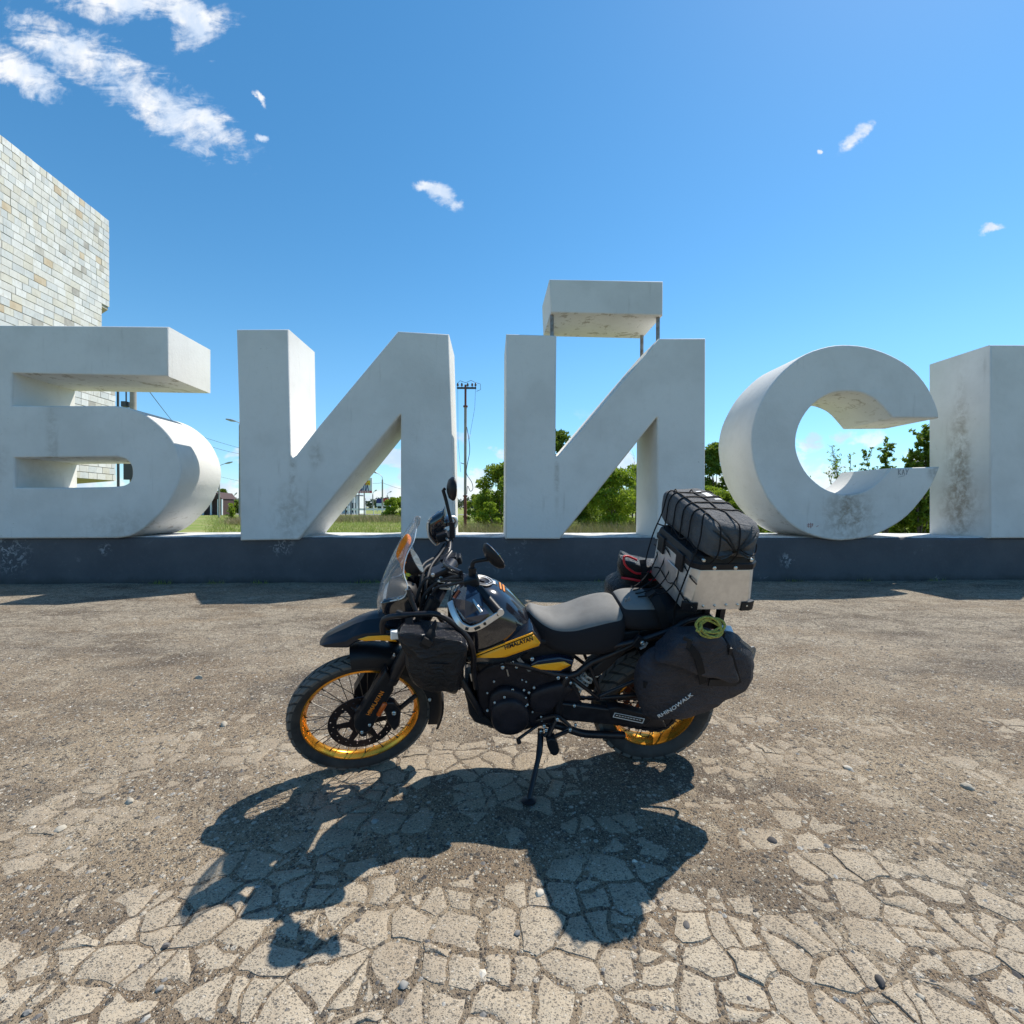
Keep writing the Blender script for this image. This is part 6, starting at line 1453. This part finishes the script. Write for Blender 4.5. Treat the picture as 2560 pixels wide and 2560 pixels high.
for sv in (1, -1): cbox((u1t - .018, sv * .10 - .02, wt - .02), (u1t - .002, sv * .10 + .02, wt + .045), 'hinge', M_alu, lid)
# stuff sack across the lid
zb = wt + .066; ua, ub = -.035, -.262
t = lug('stuff_sack', 'grey cloth stuff sack lying across the top case lid, gathered at its near end', 'luggage bag', Vector(((ua + ub) / 2, 0, zb)))
rs = []; nse = 40
for k, (v, s_, dz) in enumerate([(-.300, .55, .0), (-.296, .80, 0), (-.275, .94, 0), (-.22, 1.0, .0), (-.13, 1.02, .006), (-.02, 1.03, .004), (.07, 1.02, 0), (.15, 1.0, 0), (.215, .97, -.004), (.245, .90, -.008), (.262, .76, -.012), (.272, .50, -.02), (.268, .22, -.03), (.262, .08, -.035)]):
    r = []; H_ = .185 - .03 * (k / 13)
    for j in range(nse):
        th_ = 2 * math.pi * j / nse; c_, s2_ = math.cos(th_), math.sin(th_); e = 7.0
        x = math.copysign(abs(c_) ** (2 / e), c_); y = math.copysign(abs(s2_) ** (2 / e), s2_)
        gather = 1 + (.10 * math.sin(th_ * 9) if k >= 9 else 0) * (k - 8) / 4
        p = Vector(((ua + ub) / 2 + (ua - ub) / 2 * x * s_ * gather, v + .012 * math.sin(th_ * 9) * (1 if k >= 10 else 0), zb + H_ / 2 + H_ / 2 * y * s_ * gather * (1.0 if y < 0 else 1.0) + dz))
        nv = mnoise.noise_vector(p * 11) * .010 + mnoise.noise_vector(p * 27) * .004
        # dents where the net cords press
        if y > .4: p.z -= .010 * sum(math.exp(-((v - vv_) / .012) ** 2) for vv_ in (-.17, -.085, 0, .085))
        r.append(p + nv)
    rs.append(r)
sack = lp(t, MB().rings(rs), 'sack_body', M_duffel, 60)
lp(t, MB().tube(cr([Vector((-.15, .268, zb + .06)), Vector((-.19, .278, zb + .035)), Vector((-.225, .272, zb + .022)), Vector((-.25, .255, zb + .03)), Vector((-.262, .235, zb + .06))], 5), .0028, 6), 'draw_cord', M_strap, 60)
me = text_mesh('DRY', .06, .0005); me.materials.clear()
bpy.data.meshes.remove(me)
# worn print patches on the sack
for (v0, v1, u_a, u_b) in ((-.205, -.185, -.175, -.20), (-.165, -.10, -.185, -.215), (-.06, -.045, -.20, -.235)):
    m = MB(); n = 4; bm2 = bmesh.new(); bm2.from_mesh(sack.data); bv2 = BVHTree.FromBMesh(bm2); c2 = Vector(t['_c'])
    vs = []
    for i in range(n + 1):
        for j in range(n + 1):
            u_, v_ = u_a + (u_b - u_a) * i / n, v0 + (v1 - v0) * j / n; h = bv2.ray_cast(Vector((u_ - c2.x, v_ - c2.y, 1)), Vector((0, 0, -1))); vs.append((u_, v_, (h[0].z + c2.z if h[0] else zb + .18) + .002))
    m.add(vs, [(i * (n + 1) + j, i * (n + 1) + j + 1, (i + 1) * (n + 1) + j + 1, (i + 1) * (n + 1) + j) for i in range(n) for j in range(n)]); lp(t, m, 'white_print', M_white_ink)
# cargo net over the sack
t3 = lug('cargo_net', 'black elastic cargo net stretched over the grey sack down to the pillion seat', 'cargo net', Vector((-.1, 0, zb)))
bm2 = bmesh.new(); bm2.from_mesh(sack.data); bv2 = BVHTree.FromBMesh(bm2); c2 = Vector(((ua + ub) / 2, 0, zb))
def on_sack(u, v):
    h = bv2.ray_cast(Vector((u, v, zb + .6)) - c2, Vector((0, 0, -1))); return Vector((u, v, (h[0].z + c2.z + .004) if h[0] else zb + .19))
def front_of(v, w): return Vector((ua + .010, v, w))
m = MB(); rc = .0035
cross = (-.17, -.085, 0, .085)
for i, v in enumerate(cross):
    pts = [Vector((ub - .012, v + .01, zb + .01)), Vector((ub - .008, v, zb + .14))] + [on_sack(ub + .02 + (ua - ub - .04) * k / 6, v) for k in range(7)] + [Vector((ua + .008, v, zb + .14)), Vector((ua + .014, v + .005, zb + .03)), Vector((ua + .035, v + .012, wt - .06)), Vector((u0b + .03, v * .9 + .02, wb + .04)), Vector((.12, v * .5, .985)), Vector((.16, v * .42, .978))]
    m.tube(cr(pts, 3), rc, 6)
for u_ in (ua - .03, ua - .115):
    m.tube(cr([Vector((u_ + .02, -.23, zb + .04))] + [on_sack(u_, -.21 + .40 * k / 10) for k in range(11)] + [Vector((u_, .262, zb + .155)), Vector((u_, .284, zb + .10)), Vector((u_, .283, zb + .03)), Vector((u_, .235, wt + .035))], 3), rc, 6)
for w, du in ((zb + .02, .016), (wt - .03, .03), (wb + .06, .045)):
    m.tube(cr([Vector((u0t + .004, -.214, w - .015))] + [Vector((ua + du + (.012 if k % 2 else 0), -.16 + .09 * k, w + (.022 if k % 2 else -.012))) for k in range(5)] + [Vector((u0t + .004, .20, w - .01)), Vector((u0t - .02, .232, w - .035))], 3), rc, 6)
for v in (-.20, .20): m.tube(cr([on_sack(ua - .03, v * .9), Vector((ua + .008, v * .95, zb + .178)), Vector((ua + .02, v * 1.05, zb + .06)), Vector((u0t + .02, v * 1.08, wt)), Vector((u0b + .03, v * 1.0, wb + .03)), Vector((.02, v * .75, .93)), Vector((.03, v * .85, .86))], 4), rc, 6)
lp(t3, m, 'net_cords', M_strap, 60)
# red piped dry bag on the far side
DB = [(1558, 1392), (1566, 1389), (1590, 1399), (1630, 1409), (1660, 1411), (1668, 1430), (1672, 1462), (1682, 1500), (1690, 1560), (1600, 1570), (1530, 1540), (1518, 1490), (1524, 1460), (1552, 1446), (1554, 1420)]
t = lug('dry_bag', 'glossy black dry bag with red piping on the far side of the pillion seat', 'bag', K(1600, 1480, -.28))
lp(t, pillow(DB, -.40, -.30, -.20, 2, wrk=.008, seed=40), 'bag_body', M_bagk, 60)
lp(t, MB().tube(cr([K(1559, 1393, -.21), K(1562, 1410, -.20), K(1576, 1425, -.195), K(1600, 1434, -.19), K(1655, 1422, -.19)], 4), .006, 8), 'red_piping', M_redtrim, 60)
lp(t, MB().tube(cr([K(1559, 1393, -.21), K(1568, 1390, -.22), K(1592, 1400, -.22)], 4), .006, 8), 'red_piping', M_redtrim, 60)
lp(t, MB().tube(cr([K(1553, 1444, -.21), K(1580, 1448, -.19), K(1605, 1452, -.185), K(1658, 1446, -.19)], 4), .007, 8), 'red_piping', M_redtrim, 60)
lp(t, pillow([(1556, 1398), (1600, 1410), (1655, 1416), (1656, 1448), (1600, 1452), (1555, 1444)], -.30, -.22, -.195, 2, wrk=.006, seed=44), 'roll_top', M_bagk, 60)
lp(t, strip([(1606, 1400, -.20), (1610, 1420, -.175), (1612, 1450, -.17), (1612, 1480, -.18)], .016), 'strap', M_strap)
lp(t, strip([(1603, 1438, -.168), (1616, 1438, -.168)], .018, .006), 'buckle', M_plast)
# luggage strap over the pillion seat
o = lug('luggage_strap', 'wide black strap running over the pillion seat behind its grey pad', 'strap', K(1640, 1520, .13))
lp(o, strip([(1618, 1478, -.05), (1630, 1487, .08), (1650, 1520, .142), (1662, 1560, .142), (1668, 1590, .13)], .022), 'webbing', M_strap)
# coiled yellow rope on the saddlebag
t = lug('rope_coil', 'coil of yellow rope tucked under the saddlebag strap', 'rope', K(1770, 1572, .27))
m = MB(); ce = K(1776, 1566, .36); pts = []
for i in range(121):
    a = i / 120 * 2 * math.pi * 4; r = .044 + .011 * math.sin(a * 1.37 + 1); pts.append(ce + Vector((math.cos(a) * r * 1.15, -math.sin(a) * r * .45 + .004 * math.sin(a * .6), math.sin(a) * r * .60 + .008 * math.sin(a * .8))))
pts += [ce + Vector((.06, .02, -.012)), ce + Vector((.075, .03, .0))]
m.tube(pts, .0055, 8); lp(t, m, 'rope', M_cordy, 60)
# orange cloth behind the screen
t = lug('orange_cloth', 'crumpled bright orange cloth with yellow green tips tucked behind the windscreen', 'cloth', K(1005, 1385, .04))
M_oc = fabric('orange_cloth', (0.95, 0.26, 0.015), (0.9, 0.20, 0.01), .8)
lp(t, pillow([(1014, 1338), (1026, 1345), (1028, 1356), (1021, 1368), (1016, 1382), (1014, 1402), (1028, 1422), (1023, 1432), (1012, 1432), (1004, 1419), (997, 1404), (990, 1388), (996, 1366)], .035, .065, .10, 3, wrk=.008, seed=60), 'cloth_body', M_oc, 60)
for px, py, r in ((1021, 1435, .013), (1014, 1446, .009), (1010, 1440, .008)):
    p = K(px, py, .09); lp(t, MB().lathe(p, (0, 1, 0), [(.002, -r), (r * .7, -r * .7), (r, 0), (r * .7, r * .7), (.002, r)], 14), 'yellow_tip', material('yellow_green_cloth', (0.5, 0.55, 0.05), rough=.7) if px == 1021 else bpy.data.materials['yellow_green_cloth'], 60)
for o in bpy.data.objects:
    if '_c' in o.keys(): del o['_c']
